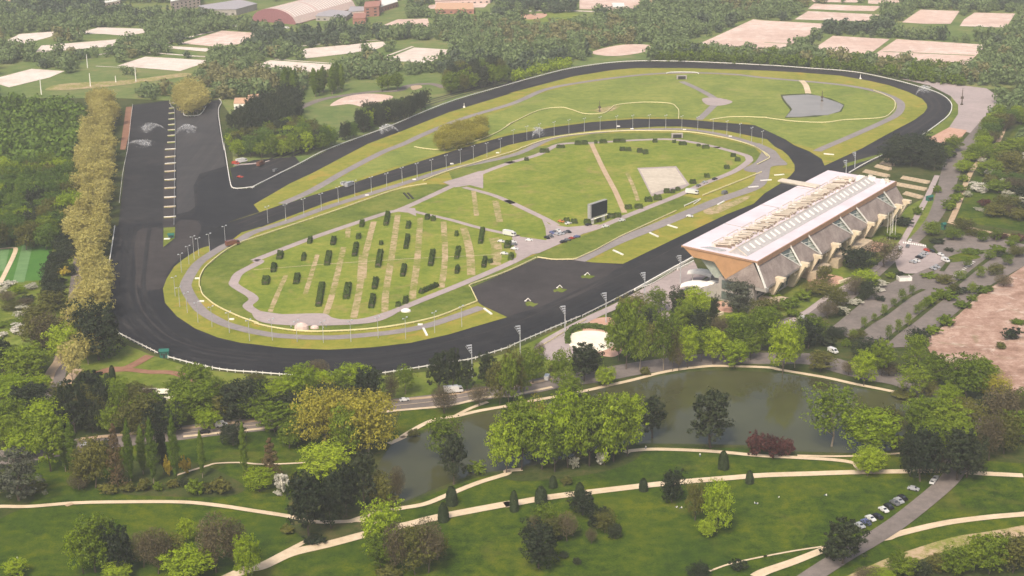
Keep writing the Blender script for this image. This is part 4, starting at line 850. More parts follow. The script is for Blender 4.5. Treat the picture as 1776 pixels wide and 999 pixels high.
for i in range(16):
    m = MB(); s = LEN-14 + random.uniform(0, 11); t = random.uniform(22, 42); gbox(m, s, s+random.uniform(1,2.4), t, t+random.uniform(1,2.6), 25.32, 26+random.random()*1.3); gpart('roof_unit', m, 'white_paint' if i % 2 else 'duct_cream')
m = MB(); gbox(m, LEN-19, LEN-14.5, 27, 31, 25.4, 29.5, 0); gpart('roof_unit', m, 'white_paint')
m = MB(); gbox(m, LEN-46, LEN-39.5, -14, 12, 25.8, 26.5); gbox(m, LEN-45, LEN-40.5, -13, 4, 24.9, 25.8); gpart('roof_canopy', m, 'duct_cream')
m = MB(); 
for i in range(5): gbox(m, 2.5+i*.6, 2.9+i*.6, 10+i, 22+i*.6, 25.35, 25.7+.1*i)
gpart('roof_pipes', m, 'pole_metal')
# rear slate slope with glazed triangles
tri_s = [(-.1, 0.0, 0.0), (26, 39.5, 44.5), (51.5, 62.6, 70.4), (94, 105.5, 115.5), (118.5, 129.6, 139.7), (160, 172, 181.7)]
zt_, zb_, tt, tb = 23.2, 12.0, 45.4, 50.3
m = MB()
for a, b in zip(tri_s, tri_s[1:]):
    m.quad(GS(a[1],tt,zt_), GS(a[2],tb,zb_), GS(b[2],tb,zb_), GS(b[0],tt,zt_))
a = tri_s[-1]; m.quad(GS(a[1],tt,zt_), GS(a[2],tb,zb_), GS(LEN+6,tb,zb_), GS(LEN,tt,zt_))
m.tri(GS(.05,43.4,24.1), GS(.05,27,12.4), GS(0,tb,zb_)); m.tri(GS(LEN,43.4,24.1), GS(LEN+6,tb,zb_), GS(LEN,27,12.4))
m.quad(GS(.05,27,12.4), GS(LEN,27,12.4), GS(LEN+6,tb,zb_), GS(0,tb,zb_))
for f in range(len(m.f)): pass
gpart('slate_slope', m, 'slate_tiles')
for a in tri_s[1:]:
    m = MB(); m.tri(GS(a[0]+.1,tt-.25,zt_), GS(a[2],tb-.25,zb_), GS(a[1]-.1,tt-.25,zt_)); g1 = gpart('glazed_triangle', m, 'glazing_pale')
    m = MB(); mid = .42; p0 = GS(a[0]+.1,tt-.15,zt_); p1 = GS(a[1]-.1,tt-.15,zt_); p2 = GS(a[2],tb-.15,zb_)
    m.tri(p0, p0.lerp(p2,mid), p1.lerp(p2,.12)); m.tri(p0, p1.lerp(p2,.12), p1); gpart('dark_pane', m, 'glazing', g1)
    m = MB(); m.bar(GS(a[0],tt,zt_+.1), GS(a[2],tb+.1,zb_+.2), .5); m.bar(GS(a[1],tt+.4,zt_+.6), GS(a[2],tb+.5,zb_+.4), .8)
    q0, q1, q2 = GS(a[0],tt,zt_), GS(a[1],tt+.4,zt_), GS(a[2],tb,zb_)
    for k in range(1, 5): m.bar(q0.lerp(q2,k*.19), q1.lerp(q2,k*.19+.08), .22)
    gpart('truss', m, 'white_paint')
m = MB(); m.bar(GS(0,44.8,25.2), GS(.3,tb+.6,12.3), .8); gpart('truss', m, 'white_paint')
# leaning piers
for s in (15.8, 46, 63, 88, 117, 139, 157, 184, 197):
    big = s not in (63, 139); w = 4.2 if big else 2.2
    m = MB()
    b0, b1, t0_, t1_ = 41.5, 46.5, 47.5, 53.2
    m.hexa([GS(s-w/2,b0,0),GS(s+w/2-1,b0,0),GS(s+w/2-1,b1,0),GS(s-w/2,b1,0),GS(s-w/2+.4,t0_,12.6),GS(s+w/2,t0_,12.6),GS(s+w/2,t1_,12.6),GS(s-w/2+.4,t1_,12.6)])
    gbox(m, s-w*.42, s+w*.42, 49, 54.6, 12.3, 14.0)
    if big: gbox(m, s-w/2-3.2, s-w/2+.2, 45.5, 48.5, 7.4, 8.4); gbox(m, s-w/2-3.4, s-w/2-2.5, 46, 48.5, 8.4, 10.0)
    gpart('pier', m, 'concrete_cream')
for q in ((-4,9,44,55,0,1.5), (8,17,43.2,56.5,0,3.9), (60,80,47,53,0,4.6), (88,104,47,54,0,5.2), (118,136,47,55,0,4.8)):
    m = MB(); gbox(m, *q); gpart('rear_terrace', m, 'terrace_tan')
m = MB(); gbox(m, 0, 3, 45, 51.5, 10.2, 11.9); gbox(m, .2, LEN-2, 49.2, 50.2, 10.9, 11.9); gpart('rear_parapet', m, 'concrete_grey')
# body under the slope
m = MB(); gbox(m, 2, LEN-2, 22, 43, 0, 12.3); body = gpart('body', m, 'concrete_grey')
for s0 in range(6, int(LEN)-10, 12):
    m = MB(); gbox(m, s0, s0+9, 43.02, 43.2, 1.2, 4.6); gbox(m, s0, s0+9, 43.02, 43.2, 6.2, 10.6); gpart('window', m, 'glazing', body)
m = MB(); gbox(m, 1.7, 2.0, 24, 40, 1, 5); gbox(m, 1.7, 2.0, 24, 40, 6.5, 11); gpart('window', m, 'glazing', body)
# front glazing and stepped seating
m = MB(); m.quad(GS(3,9,20.3), GS(LEN-3,9,20.3), GS(LEN-3,19,11), GS(3,19,11)); m.quad(GS(3,9,20.3), GS(3,19,11), GS(3,24,11), GS(3,24,20.2)); gpart('front_glazing', m, 'glazing_pale')
m = MB()
for k in range(11): gbox(m, 2.5, LEN-3, 1+k*2, 3+k*2, 0, .6+k*.75)
gpart('stepped_seating', m, 'concrete_grey')
# curved white entrance shells at the near end
for (x0, y0, x1, y1, x2, y2, zz) in ((1195,468,1222,463,1236,474,6.5), (1182,492,1210,478,1250,500,4.5), (1216,492,1240,480,1262,497,6)):
    m = MB(); a, b, c = W(x0,y0,zz), W(x1,y1,zz+1.6), W(x2,y2,zz)
    N = 8; rows = []
    for i in range(N+1):
        t = i/N; p = a*(1-t)**2 + b*2*t*(1-t) + c*t*t; d = (c-a).cross(Vector((0,0,1))).normalized()
        rows.append([p + d*(-4.5 + 9*j/4)*(.35+.65*math.sin(math.pi*(.12+.76*t))) + Vector((0,0,-((j-2)**2)*.35)) for j in range(5)])
    for i in range(N):
        for j in range(4):
            m.quad(rows[i][j], rows[i][j+1], rows[i+1][j+1], rows[i+1][j])
            m.quad(rows[i][j]-Vector((0,0,.35)), rows[i+1][j]-Vector((0,0,.35)), rows[i+1][j+1]-Vector((0,0,.35)), rows[i][j+1]-Vector((0,0,.35)))
    for i in (1, N-1): m.tube(rows[i][2]-Vector((0,0,.3)), Vector((rows[i][2].x, rows[i][2].y, 0)), .3, .3, 6)
    gpart('entrance_shell', m, 'white_paint')
# grey and brown stepped terraces beyond the far end
for i, (x0, y0, x1, y1) in enumerate(((1500,294,1542,303), (1547,315,1607,326), (1570,332,1600,340), (1565,305,1612,314), (1520,285,1545,291), (1530,279,1550,284), (1537,272,1560,277))):
    a, b = W(x0, y0, 1.6), W(x1, y1, 1.6); m = MB(); d = (b-a).normalized(); n_ = Vector((-d.y, d.x, 0))
    for k in range(3): m.hexa([a-n_*(k*1.2)+Vector((0,0,-1.6)), b-n_*(k*1.2)+Vector((0,0,-1.6)), b-n_*(k*1.2-1.2)+Vector((0,0,-1.6)), a-n_*(k*1.2-1.2)+Vector((0,0,-1.6)), a-n_*(k*1.2)-Vector((0,0,.5*k)), b-n_*(k*1.2)-Vector((0,0,.5*k)), b-n_*(k*1.2-1.2)-Vector((0,0,.5*k)), a-n_*(k*1.2-1.2)-Vector((0,0,.5*k))])
    tag(m.build('terrace_steps', 'terrace_tan'), 'tan stepped spectator terrace beyond the far end of the grandstand, ' + ORD[[0,3,5,4,1,2,6][i] % 7] + ' of seven' if False else 'tan stepped spectator terrace on the bank beyond the grandstand', 'terrace', 'terraces beyond the grandstand')
# ------------------------------------------------------------------ giant screen
a = W(1028, 389.5); b = W(1056, 380); d = (b-a); d.z = 0; d.normalize(); n_ = Vector((d.y, -d.x, 0))
e = empty('giant_screen', a, math.atan2(d.y, d.x), 'large dark race screen in grey frame on two legs on the infield lawn', 'screen')
m = MB(); m.box(-3, 13.5, -.6, 1.6, 4.2, 13.0); m.build('frame', 'screen_grey', e)
m = MB(); m.box(-1.9, 13.2, -.85, -.6, 4.7, 12.7); m.build('display', 'screen_face', e)
m = MB(); m.box(-2.5, 13, -1.6, -.6, 3.6, 3.8); [m.bar((x,-1.5,3.8),(x,-1.5,4.7),.1) for x in range(-2, 13, 2)]; m.build('walkway', 'white_paint', e)
for x in (-.6, 10.2):
    m = MB(); m.box(x, x+1.6, -.2, 1.2, -.2, 4.2); m.build('leg', 'white_paint', e)
# ------------------------------------------------------------------ rails
def rail(name, line, label, mat='white_paint', post=3.0, h=1.25, depth=.5, w=.16, cat='rail', parts=False, n=8):
    c = centre(line, n) if not (isinstance(line, list) and isinstance(line[0], Vector)) else line
    c = resample(c, 3.0); m = MB()
    for p, q in zip(c, c[1:]): 
        m.bar(p + Vector((0,0,h-depth/2)), q + Vector((0,0,h-depth/2)), w, depth)
    ps = resample(c, post)
    if not parts:
        for p in ps: m.bar(p, p + Vector((0,0,h)), .14)
        o = m.build(name, mat); return tag(o, label, cat)
    e = empty(name, c[0], 0, label, cat)
    for i, v in enumerate(m.v): m.v[i] = v - c[0]
    m.build('top_rail', mat, e)
    ps = sorted(ps, key=lambda p: p.y); mm = MB(); mm.bar((0,0,0), (0,0,h+.45), .22)
    pm = mm.build('post', mat, e); pm.location = ps[0]-c[0]; rest = MB()
    for i, p in enumerate(ps[1:]):
        if i < 99: q = pm.copy(); C.objects.link(q); q.parent = e; q.location = p-c[0]
        else: rest.bar(p-c[0], p-c[0]+Vector((0,0,h)), .2)
    if rest.v: tag(rest.build('post_row', mat, e), kind='stuff')
    return e
rail('track_rail', "i 790,308 900,365 1060,445", 'white post and rail fence left of the green kiosk on the near bend', parts=True, post=4)
rail('track_rail', "i 1120,468 1300,515 1500,555 1729,572 j 0,570 250,588 500,590 770,580", 'white post and rail fence round the bottom of the near bend', parts=True, post=4)
rail('track_rail', "j 820,582 1000,555 1200,522 1450,482 1600,435 1729,395 k 0,405 300,275 500,192", 'white post and rail fence from the near bend to the paved walk', parts=True, post=4)
rail('track_rail', "k 500,192 700,92 850,15 g 980,930 1240,762", 'white rail between home straight and paved walk below the grandstand')
rail('track_rail', "e 766,555 745,700 720,860 705,1000 i 695,60 710,140 740,200", 'white rail along the left edge of the cinder track beside the avenue', w=.5)
rail('track_rail', "a 885,700 870,820 850,999 e 820,190 795,400", 'thin white rail between red path and cinder start straight', h=1, depth=.3)
rail('track_rail', "k 60,488 200,410 400,290 540,210", 'yellowish white inner fence beside the walk above the parade ring', mat='cream_paint')
rail('track_rail', "e 1492,0 1520,180 1535,265 1550,298 1600,303 1700,290 f 0,290 300,140 b 500,999 900,850 1290,690 1729,560", 'long pale rail outside the rising back straight', w=.5)
rail('track_rail', "b 1729,560 c 200,515 400,465 640,428 860,412 1200,415 1729,440 d 300,460 600,485 850,535 1000,575 1130,615 1200,650 1240,690 1247,725 1230,770 1180,815 1060,900 900,990 h 700,120 560,200", 'long pale rail outside the far great bend', w=.6)
rail('track_rail', "a 1225,735 1228,775 1300,778 1340,765 1375,712", 'short white rail around the tree clump at the start straight', w=.4)
rail('track_rail', "d 1240,0", 'x') if False else None
rail('track_rail', "a 1460,665 1475,690 1456,760 1492,999 e 1492,0", 'pale rail on the right edge of the start straight', w=.4)
rail('infield_rail', RAIL_IN, 'cream rail curving around the lower left bend of the small infield', mat='cream_paint', w=.45, depth=.6)
rail('infield_rail', RAIL_IN2 + " " + "d 20,1050", 'cream rail along the top of the small infield', mat='cream_paint', w=.6, depth=.6)
rail('infield_rail', "q 1309,256 1322,264 1331,270 1334,274 1333,277 1313,287", 'cream rail rounding the right tip of the small infield', mat='cream_paint', w=.6)
rail('infield_rail', "j 1490,95 1445,0 f 1445,945 g 0,855 200,762", 'cream rail along the finishing apron edge', mat='cream_paint', w=.35, depth=.6, n=4)
rail('infield_rail', "g 200,762 450,776 750,625 1140,445", 'cream rail between apron and home straight lawn', mat='cream_paint', w=.35, depth=.6, n=2)
rail('infield_rail', "g 1180,420 1290,372 1240,410", 'short white rail at the upper end of the home straight lawn', w=.4)
rail('infield_rail', "g 1300,350 1450,290 1700,190", 'yellow and white rail along the upper home straight', mat='cream_paint', w=.5, depth=.7)
rail('meadow_rail', "f 1070,25 1150,38 1250,42 1400,10 b 1600,900 1729,820 c 0,842 200,745 350,722 420,735 520,765 640,760 690,730 730,705 900,688 1080,695 1130,725 1142,750 1140,800", 'thin wavy white rail wandering across the great infield', mat='cream_paint', w=.5)
rail('meadow_rail', "c 1350,805 1500,785 1729,790 d 0,790 200,815 400,822 540,805 780,790 850,750 870,710 850,665 720,605", 'thin white rail below the pond in the great infield', mat='cream_paint', w=.6)
rail('meadow_rail', "c 1060,495 1100,487 1250,488 1275,500", 'short white rail arc above the meadow tunnel', w=.8)
rail('terrace_wall', "g 1240,762 1080,850 830,990", 'low white wall edging the paved walk at the home straight', h=1.4, depth=1.2, w=.8, cat='wall')
rail('terrace_wall', "g 1240,790 1120,850", 'short white wall behind the paved walk near the grandstand', h=1.4, depth=1.2, w=.6, cat='wall')
# ------------------------------------------------------------------ lamp posts
def lamp(px, py, h):
    e = empty('lamp_post', W(px, py), math.atan2(U.y, U.x)); m = MB(); m.tube((0,0,-.2),(0,0,h), .17, .10, 6); m.build('pole', 'pole_metal', e)
    m = MB(); m.bar((-1.5,0,h+.1),(1.5,0,h+.1), .10); m.build('crossarm', 'pole_metal', e)
    for x in (-1.5, 1.5):
        m = MB(); m.box(x-.35, x+.35, -.3, .3, h+.1, h+.5); m.build('lamp_head', 'lamp_metal', e)
    return e
L0 = "f 95,528 215,515 335,475 452,440 565,395 675,350 785,325 888,300 990,260 1090,230 1187,205 1284,175 1378,135 1465,110 1555,90 1645,60 c 40,960 130,935 215,918 312,905 410,890 513,880 618,870 728,865 835,860 945,857 1055,860 1162,865 1268,870 1370,885 1462,900 1550,918 1627,945 1697,970"
ringp = pts(L0); base = None
def copytree(o, parent=None):
    c = o.copy(); C.objects.link(c)
    if parent: c.parent = parent
    for ch in list(o.children): copytree(ch, c)
    return c
def lamps(pl, h, label, group):
    base = None
    for (x, y) in pl:
        if base is None: o = base = lamp(x, y, h)
        else: o = copytree(base); o.location = W(x, y)
        tag(o, label, 'lamp post', group)
lamps(ringp, 10.3, 'tall twin-headed grey lamp post beside the back of the small track', 'lamp posts along the back of the small track')
lamps(pts("q 345,445 328,459 315,473 304,514.5 312,533 325,543 343.6,560 368,568 398,578 433,592 472.5,591 515.5,593.7 561,595 608.7,593.7 656,587 703.7,588.5 754,578 801,567.7 364,437 391,423"), 10.5, 'slim grey twin-headed lamp post on the grass ring of the near bend', 'lamp posts around the near bend')
o = lamp(337, 451, 13.5); tag(o, 'tallest lamp post, standing where the near bend meets the back straight', 'lamp post')
def mast(px, py, h, label):
    e = empty('floodlight_mast', W(px, py), R(20), label, 'floodlight mast'); m = MB(); m.tube((0,0,-.2),(0,0,h), .32, .18, 8); m.build('pole', 'pole_metal', e)
    m = MB()
    for k in range(4): m.bar((-.2-.55*(k+1),-.1,h-3.6+k*1.15), (.3,-.1,h-3.6+k*1.15), .12)
    m.bar((-.3,-.1,h-4.2),(-2.9,-.1,h-.1), .14); m.build('lamp_frame', 'pole_metal', e)
    for k in range(4):
        for j in range(k+1):
            m = MB(); x = -.2-.62*j; z = h-3.6+k*1.15; m.box(x-.28, x+.22, -.55, -.15, z-.1, z+.42); m.build('floodlight', 'lamp_metal', e)
for px, py, lab in ((819,655,'floodlight mast rising behind dark pines at the near bend'), (902.5,620,'floodlight mast on the grass by the lower home rail, second from left'), (980,584,'floodlight mast beside the paved walk left of the parade ring'),
                    (1051,560,'floodlight mast above the parade ring on brick paving'), (1118,523,'floodlight mast on the terrace left of the grandstand'), (1180,492,'floodlight mast closest to the wooden gable of the grandstand')):
    mast(px, py, 15.5, lab)
for px, py, lab in ((1482.5, 291, 'far thin mast behind the grandstand roof, right one'), (1467, 306, 'far thin mast behind the grandstand roof, left one')): mast(px, py, 11, lab)
for i, x in enumerate((1538.5, 1543, 1547.5, 1552, 1546)):
    m = MB(); m.tube((0,0,0),(0,0,15), .14, .08, 6); o = m.build('flagpole', 'white_paint'); o.location = W(x, 412 + (i % 2)*4); tag(o, 'slim white flagpole on the lawn behind the grandstand', 'flagpole', 'flagpoles behind the grandstand')
for px, py, h, lab in ((1040,194,9,'dark timber post sculpture standing in the great infield meadow'), (1668,182,14,'dark leaning post at the edge of the gravel yard'), (1425.5,176,9,'dark slim post in the pond'), (1492,137,4,'small white timing post beside the far track'), (805,187,4,'small white timing post on the back straight verge')):
    m = MB(); m.tube((0,0,0),(0,0,h), .5 if h > 5 else .4, .2, 6); m.box(-.9,.9,-.9,.9,0,1.0)
    if h > 5: m.box(-1.1, 1.1, -.2, .2, h*.35, h*.5)
    o = m.build('marker_post', 'bark' if h > 5 else 'white_paint'); o.location = W(px, py); tag(o, lab, 'post')
# ------------------------------------------------------------------ clipped hedges on the infield
def hedge_mesh(w, l, h, seed):
    g = np.random.default_rng(seed); n = int((w*l + 2*h*(w+l))*11) + 40
    P_, N_ = [], []
    ar = np.array([w*l, l*h, l*h, w*h, w*h]); k = g.choice(5, n, p=ar/ar.sum()); u_, v_ = g.uniform(-.5,.5,n), g.uniform(-.5,.5,n)
    x = np.where(k==0, u_*w, np.where(k==1, -w/2, np.where(k==2, w/2, u_*w))); y = np.where(k==0, v_*l, np.where((k==1)|(k==2), v_*l, np.where(k==3, -l/2, l/2)))
    z = np.where(k==0, h, (np.where((k==1)|(k==2), u_, v_)+.5)*h)
    nn = np.stack([np.where(k==1,-1,np.where(k==2,1,0)), np.where(k==3,-1,np.where(k==4,1,0)), np.where(k==0,1,.15)], 1) + g.normal(size=(n,3))*.4
    pos = np.stack([x,y,z],1); bulge = 1 - .18*((z/h)**3); lump = .22*np.sin(y*1.7+seed)+.15*np.sin(x*2.3+y*3.1+seed*2); pos[:,2] += lump*(z/h); pos[:,0] += np.sign(x)*lump*.6; pos[:,0] *= bulge; pos[:,1] *= bulge; pos += g.normal(size=(n,3))*.12
    return mesh_from('hedge', quads_to_mesh('h', pos, nn, g.uniform(.16,.34,n), None), 'leaf_hedge')
def hedge(x0, y0, x1, y1, wpx, h, label, group, seed=0):
    """from far ground point to near ground point, in photo pixels"""
    a, b = W(x0, y0), W(x1, y1); L = max((b-a).length, 1.2); w = wpx/hsc(x1, y1)
    o = link(bpy.data.objects.new('hedge', hedge_mesh(w, L, h, seed))); c = (a+b)/2; o.location = c
    d = b-a; o.rotation_euler.z = math.atan2(d.y, d.x) - math.pi/2
    core = MB(); core.box(-w*.43, w*.43, -L*.47, L*.47, 0, h*.86); return tag(o, label, 'hedge', group), core.build('inner_branches', 'bark', o)
HA = """f 172,705,775,48 130,785,860,42 78,870,945,62 330,715,785,26 372,610,670,32 283,850,940,42 528,610,680,38 490,700,815,42 435,905,1090,48 718,500,560,32 697,590,640,34 672,645,755,38 617,910,1040,52 882,440,550,36 848,640,680,26 830,690,830,42 805,880,975,42 1027,510,570,32 1015,590,705,32 993,790,890,38 1155,465,510,36 1195,475,520,34 1180,690,820,38 1350,575,620,22 1353,670,775,34 1353,800,870,30 1512,545,670,34 1533,740,830,32 1575,770,800,32 1690,640,700,55 1712,720,780,36
 j 785,30,140,42 962,85,130,36 1010,50,110,38"""
c = None; n = 0
for t in HA.split():
    if ',' not in t: c = t; continue
    x, y0, y1, wd = [float(v) for v in t.split(',')]; hh = 2.3
    q0 = Q(c, x + (y1-y0)*.12, y0); q1 = Q(c, x - (y1-y0)*.02, y1); rise = hh*vsc(*q1)
    ya = q0[1] + rise; yb = q1[1] - .5
    if ya > yb-1.5: ya = yb-1.5
    if (y1-y0) > 110:     # split long runs as the gap shows
        pass
    hedge(q0[0], ya, q1[0], yb, wd/3.842*.72, hh, 'clipped dark green hedge block on the striped parking lawn inside the small track', 'clipped hedges on the striped lawn', n); n += 1
hedge(*Q('f',1225,950), *Q('j',1110,40), 7, 2.4, 'longest clipped hedge, slanting beside the lower infield path', None, 77)
HB = "g 395,525,40,35 447,535,40,40 535,540,45,45 610,525,45,28 690,500,46,46 735,495,46,46 808,440,42,45 877,435,42,52 942,390,42,48 1003,380,50,50 1063,332,45,38 1103,332,40,28 1137,318,38,28 1238,270,40,40 1333,228,35,33 1465,170,35,33 1535,120,40,33 1507,90,35,33 c 355,992,30,55 470,970,38,40 515,968,38,40 590,960,30,20 640,960,35,50 728,955,35,40 768,955,35,40 985,955,35,28 1112,958,30,22 1170,972,30,50 1275,980,25,25 g 1323,35,35,48 248,62,40,65 128,115,30,25 768,50,35,36 808,52,35,36 885,62,40,36 922,72,46,34"
for t in HB.split():
    if ',' not in t: c = t; continue
    x, yb, hpx, wd = [float(v) for v in t.split(',')]; q = Q(c, x, yb); w = wd/3.842/hsc(*q); h = min(3.2, hpx/3.842/vsc(*q)*.62)
    dd = max(2.0, min(w, 4)); a = W(q[0], q[1]-.3); far_ = P(a + Vector((0, dd, 0)))
    hedge(far_[0], far_[1], q[0], q[1]-.3, wd/3.842*.95, h, 'clipped dark green bush beside the path round the oval lawn', 'clipped bushes round the oval lawn', n); n += 1
# embankment stairs
for dx in (0, 14):
    o = MB(); a, b = W(*Q('f', 1000+dx*2, 330)), W(*Q('f', 1035+dx*2, 368)); o.bar(a+Vector((0,0,.4)), b+Vector((0,0,.4)), 1.2, .8); tag(o.build('culvert_steps', 'dark_void'), 'dark narrow steps cut in the green embankment, ' + ('left' if dx == 0 else 'right') + ' of the pair', 'steps')
# white letter-like start markers on the grass tufts of the apron
for x, y, lab in ((971,500,'middle'),(916,523,'lower left'),(1019,478,'upper right')):
    m = MB(); m.bar((-1.6,0,.3),(0,0,1.8),.35); m.bar((0,0,1.8),(1.3,0,.3),.3); m.bar((-1.9,0,.3),(-.9,0,.3),.5); o = m.build('start_marker', 'white_paint'); o.location = W(x, y); tag(o, 'white folding start marker on the %s grass tuft of the apron' % lab, 'marker')
# parade ring hedge
rl = centre("q 986,597 984,588 988,579 997,573 1012,570 1030,570 1048,573 1060,579 1068,588", 6); m = []
P_, N_ = [], []
for a, b in zip(rl, rl[1:]):
    for _ in range(60):
        t = rng.random(); z = rng.random()*2.6; p = a.lerp(b, t); P_.append((p.x+rng.normal()*.5, p.y+rng.normal()*.5, z)); N_.append((rng.normal()*.6, -1+rng.normal()*.6, .4+rng.normal()*.5))
o = link(bpy.data.objects.new('ring_hedge', mesh_from('ring_hedge', quads_to_mesh('h', np.array(P_), np.array(N_), rng.uniform(.2,.42,len(P_)), None), 'leaf_hedge'))); tag(o, 'dark curved hedge round the upper side of the sandy parade ring', 'hedge')
# ------------------------------------------------------------------ low white hurdles on the grass strips
BD = [("g 705,712 770,742",'lowest by the finishing apron'),("g 948,595 1005,622",'second from the finishing apron'),("g 1068,543 1132,563",'third from the finishing apron'),("g 1402,408 1445,385",'beside the shrub at mid lawn'),
      ("g 1605,292 1672,286",'fifth along the lawn'),("g 1685,247 1760,242",'sixth along the lawn'),("h 65,211 130,206",'highest on the lawn near the small bend'),("j 1535,140 1585,178",'on the tip of the grass ring by the apron'),
      ("j 1130,272 1155,320",'standing upright on the grass ring'),("h 395,68 462,74",'on the grass wedge between the two tracks')]
for s, lab in BD:
    a, b = [W(*q) for q in pts(s)]; m = MB(); m.bar(a+Vector((0,0,.5)), b+Vector((0,0,.5)), 1.0, .6); tag(m.build('hurdle', 'white_paint'), 'long low white hurdle ' + lab, 'hurdle')
for i, y in enumerate((35,85,130,182,238,293,355,418,487)):
    a, b = [W(*q) for q in pts("e %d,%d %d,%d" % (1100-i, y+3, 1172, y-2))]; m = MB(); m.bar(a+Vector((0,0,.5)), b+Vector((0,0,.5)), .7, .45); tag(m.build('start_barrier', 'white_paint' if i % 2 == 0 else 'duct_cream'), 'low pale barrier across the strip dividing the start straight', 'barrier', 'barriers on the start dividing strip')
for i, y in enumerate((690,722,756,795,832,868,905,950)):
    a, b = [W(*q) for q in pts("a %d,%d %d,%d" % (1128-i*2, y+2, 1160+i, y-2))]; m = MB(); m.bar(a+Vector((0,0,.5)), b+Vector((0,0,.5)), .8, .5); tag(m.build('start_barrier', 'duct_cream'), 'low pale barrier across the strip dividing the start straight', 'barrier', 'barriers on the start dividing strip')
rail('start_rail', "a 1130,672 1140,710 1162,740 1168,900 1168,999 e 1165,100 1160,550", 'thin white rail along the strip dividing the start straight', mat='pole_metal', w=.2, depth=.3, h=1)
for i, (s) in enumerate(("c 740,845","c 830,862","c 1180,868","c 1485,912","f 1320,135","f 755,345","f 1070,240","f 1625,62","e 1315,900","i 1345,92","i 1545,212","j 1110,248")):
    o = MB(); o.box(-1.2, 1.2, -.5, .5, 0, .9); q = o.build('distance_marker', 'white_paint'); q.location = W(*pts(s)[0]); tag(q, 'tiny white distance marker beside the small track service road', 'marker', 'distance markers by the small track')
# ------------------------------------------------------------------ vehicles
CAR = {}
def carbody(col):
    if col in MATS: return
    rgb = dict(car_white=(.78,.78,.76), car_silver=(.42,.43,.45), car_grey=(.16,.165,.175), car_black=(.015,.015,.018), car_blue=(.14,.16,.34), car_red=(.5,.07,.04), car_orange=(.6,.22,.05), car_rust=(.22,.09,.06))[col]
    flat(col, rgb, .25, .2, var=.02, spec=.6)
def vehicle(kind, col, p0, heading, label, cat=None, group=None):
    """heading = photo-pixel direction the vehicle points along"""
    carbody(col); a = W(*p0); b = W(p0[0]+heading[0], p0[1]+heading[1]); ang = math.atan2((b-a).y, (b-a).x)
    nm = {'car':'parked_car','van':'van','truck':'truck'}[kind]
    e = empty(nm, (a.x, a.y, .35), ang, label, cat or kind, group)
    if kind == 'car':
        Lh, Wh = 2.15, .88; pr = [(-Lh,.3),(-Lh,.86),(-1.75,.95),(-1.25,1.42),(.35,1.45),(1.05,.98),(Lh-.1,.82),(Lh,.3)]; wn = [(-1.62,.98),(-1.2,1.38),(.3,1.41),(.92,1.0)]; wx = 1.3
    elif kind == 'van':
        Lh, Wh = 2.6, 1.0; pr = [(-Lh,.35),(-Lh,2.05),(-2.4,2.2),(1.2,2.2),(1.9,1.25),(Lh,1.05),(Lh,.35)]; wn = [(.2,1.3),(.2,2.0),(1.15,2.05),(1.75,1.28)]; wx = 1.6
    else:
        Lh, Wh = 4.2, 1.2; pr = [(-Lh,.6),(-Lh,3.2),(2.1,3.2),(2.2,2.7),(3.8,2.6),(Lh,1.6),(Lh,.6)]; wn = [(2.4,1.7),(2.4,2.5),(3.7,2.45),(4.05,1.7)]; wx = 2.8
    key = (kind,)
    if key not in CAR:
        m = MB(); n = len(pr)
        for i in range(n):
            (x0,z0),(x1,z1) = pr[i], pr[(i+1)%n]; t0 = Wh*(1 if z0 < 1.0 or kind != 'car' else .84); t1 = Wh*(1 if z1 < 1.0 or kind != 'car' else .84)
            m.quad((x0,-t0,z0),(x1,-t1,z1),(x1,t1,z1),(x0,t0,z0))
        for s in (-1, 1):
            k = len(m.v); m.v += [Vector((x, s*Wh*(1 if z < 1.0 or kind != 'car' else .84), z)) for x, z in pr]; m.f.append(tuple(range(k, k+n)) if s > 0 else tuple(range(k+n-1, k-1, -1))); m.m.append(0)
        bm_ = m.build('body', col); me = bm_.data; bpy.data.objects.remove(bm_)
        m = MB(); sy = Wh*(.93 if kind == 'car' else 1.015)
        for s in (-1, 1):
            q = [(x, s*sy*(1.0 if z < 1.1 or kind != 'car' else .93), z) for x, z in wn]; m.quad(*(q if s > 0 else q[::-1]))
        x0, z0 = wn[3]; x1, z1 = wn[2]; m.quad((x0+.16,-Wh*.78,z0+.03),(x1+.16,-Wh*.7,z1+.03),(x1+.16,Wh*.7,z1+.03),(x0+.16,Wh*.78,z0+.03))
        if kind == 'car': x0, z0 = wn[0]; x1, z1 = wn[1]; m.quad((x0-.14,Wh*.78,z0+.03),(x1-.12,Wh*.7,z1+.03),(x1-.12,-Wh*.7,z1+.03),(x0-.14,-Wh*.78,z0+.03))
        wo = m.build('windows', 'window_dark'); wm = wo.data; bpy.data.objects.remove(wo)
        m = MB(); m.tube((0,-.12,0),(0,.12,0), .34, .34, 10); m.tube((0,.12,0),(0,-.12,0), .34, .34, 10); wo = m.build('wheel', 'tyre'); wh = wo.data; bpy.data.objects.remove(wo)
        CAR[key] = (me, wm, wh)
    me, wm, wh = CAR[key]
    b_ = link(bpy.data.objects.new('body', me), e); b_.material_slots[0].link = 'OBJECT'; b_.material_slots[0].material = MATS[col]
    link(bpy.data.objects.new('windows', wm), e)
    for x in (-wx, wx):
        for s in (-1, 1):
            w = link(bpy.data.objects.new('wheel', wh), e); w.location = (x, s*(Wh-.05), .34)
    return e
def Z(x0, y0, s, x, y): return (x0 + x/s, y0 + y/s)
cn = {'car_white':'white car','car_silver':'silver car','car_grey':'dark grey car','car_black':'black car','car_blue':'violet blue car','car_red':'red car','car_orange':'orange car'}
f1 = lambda x, y: Z(1470, 780, 6.66, x, y)
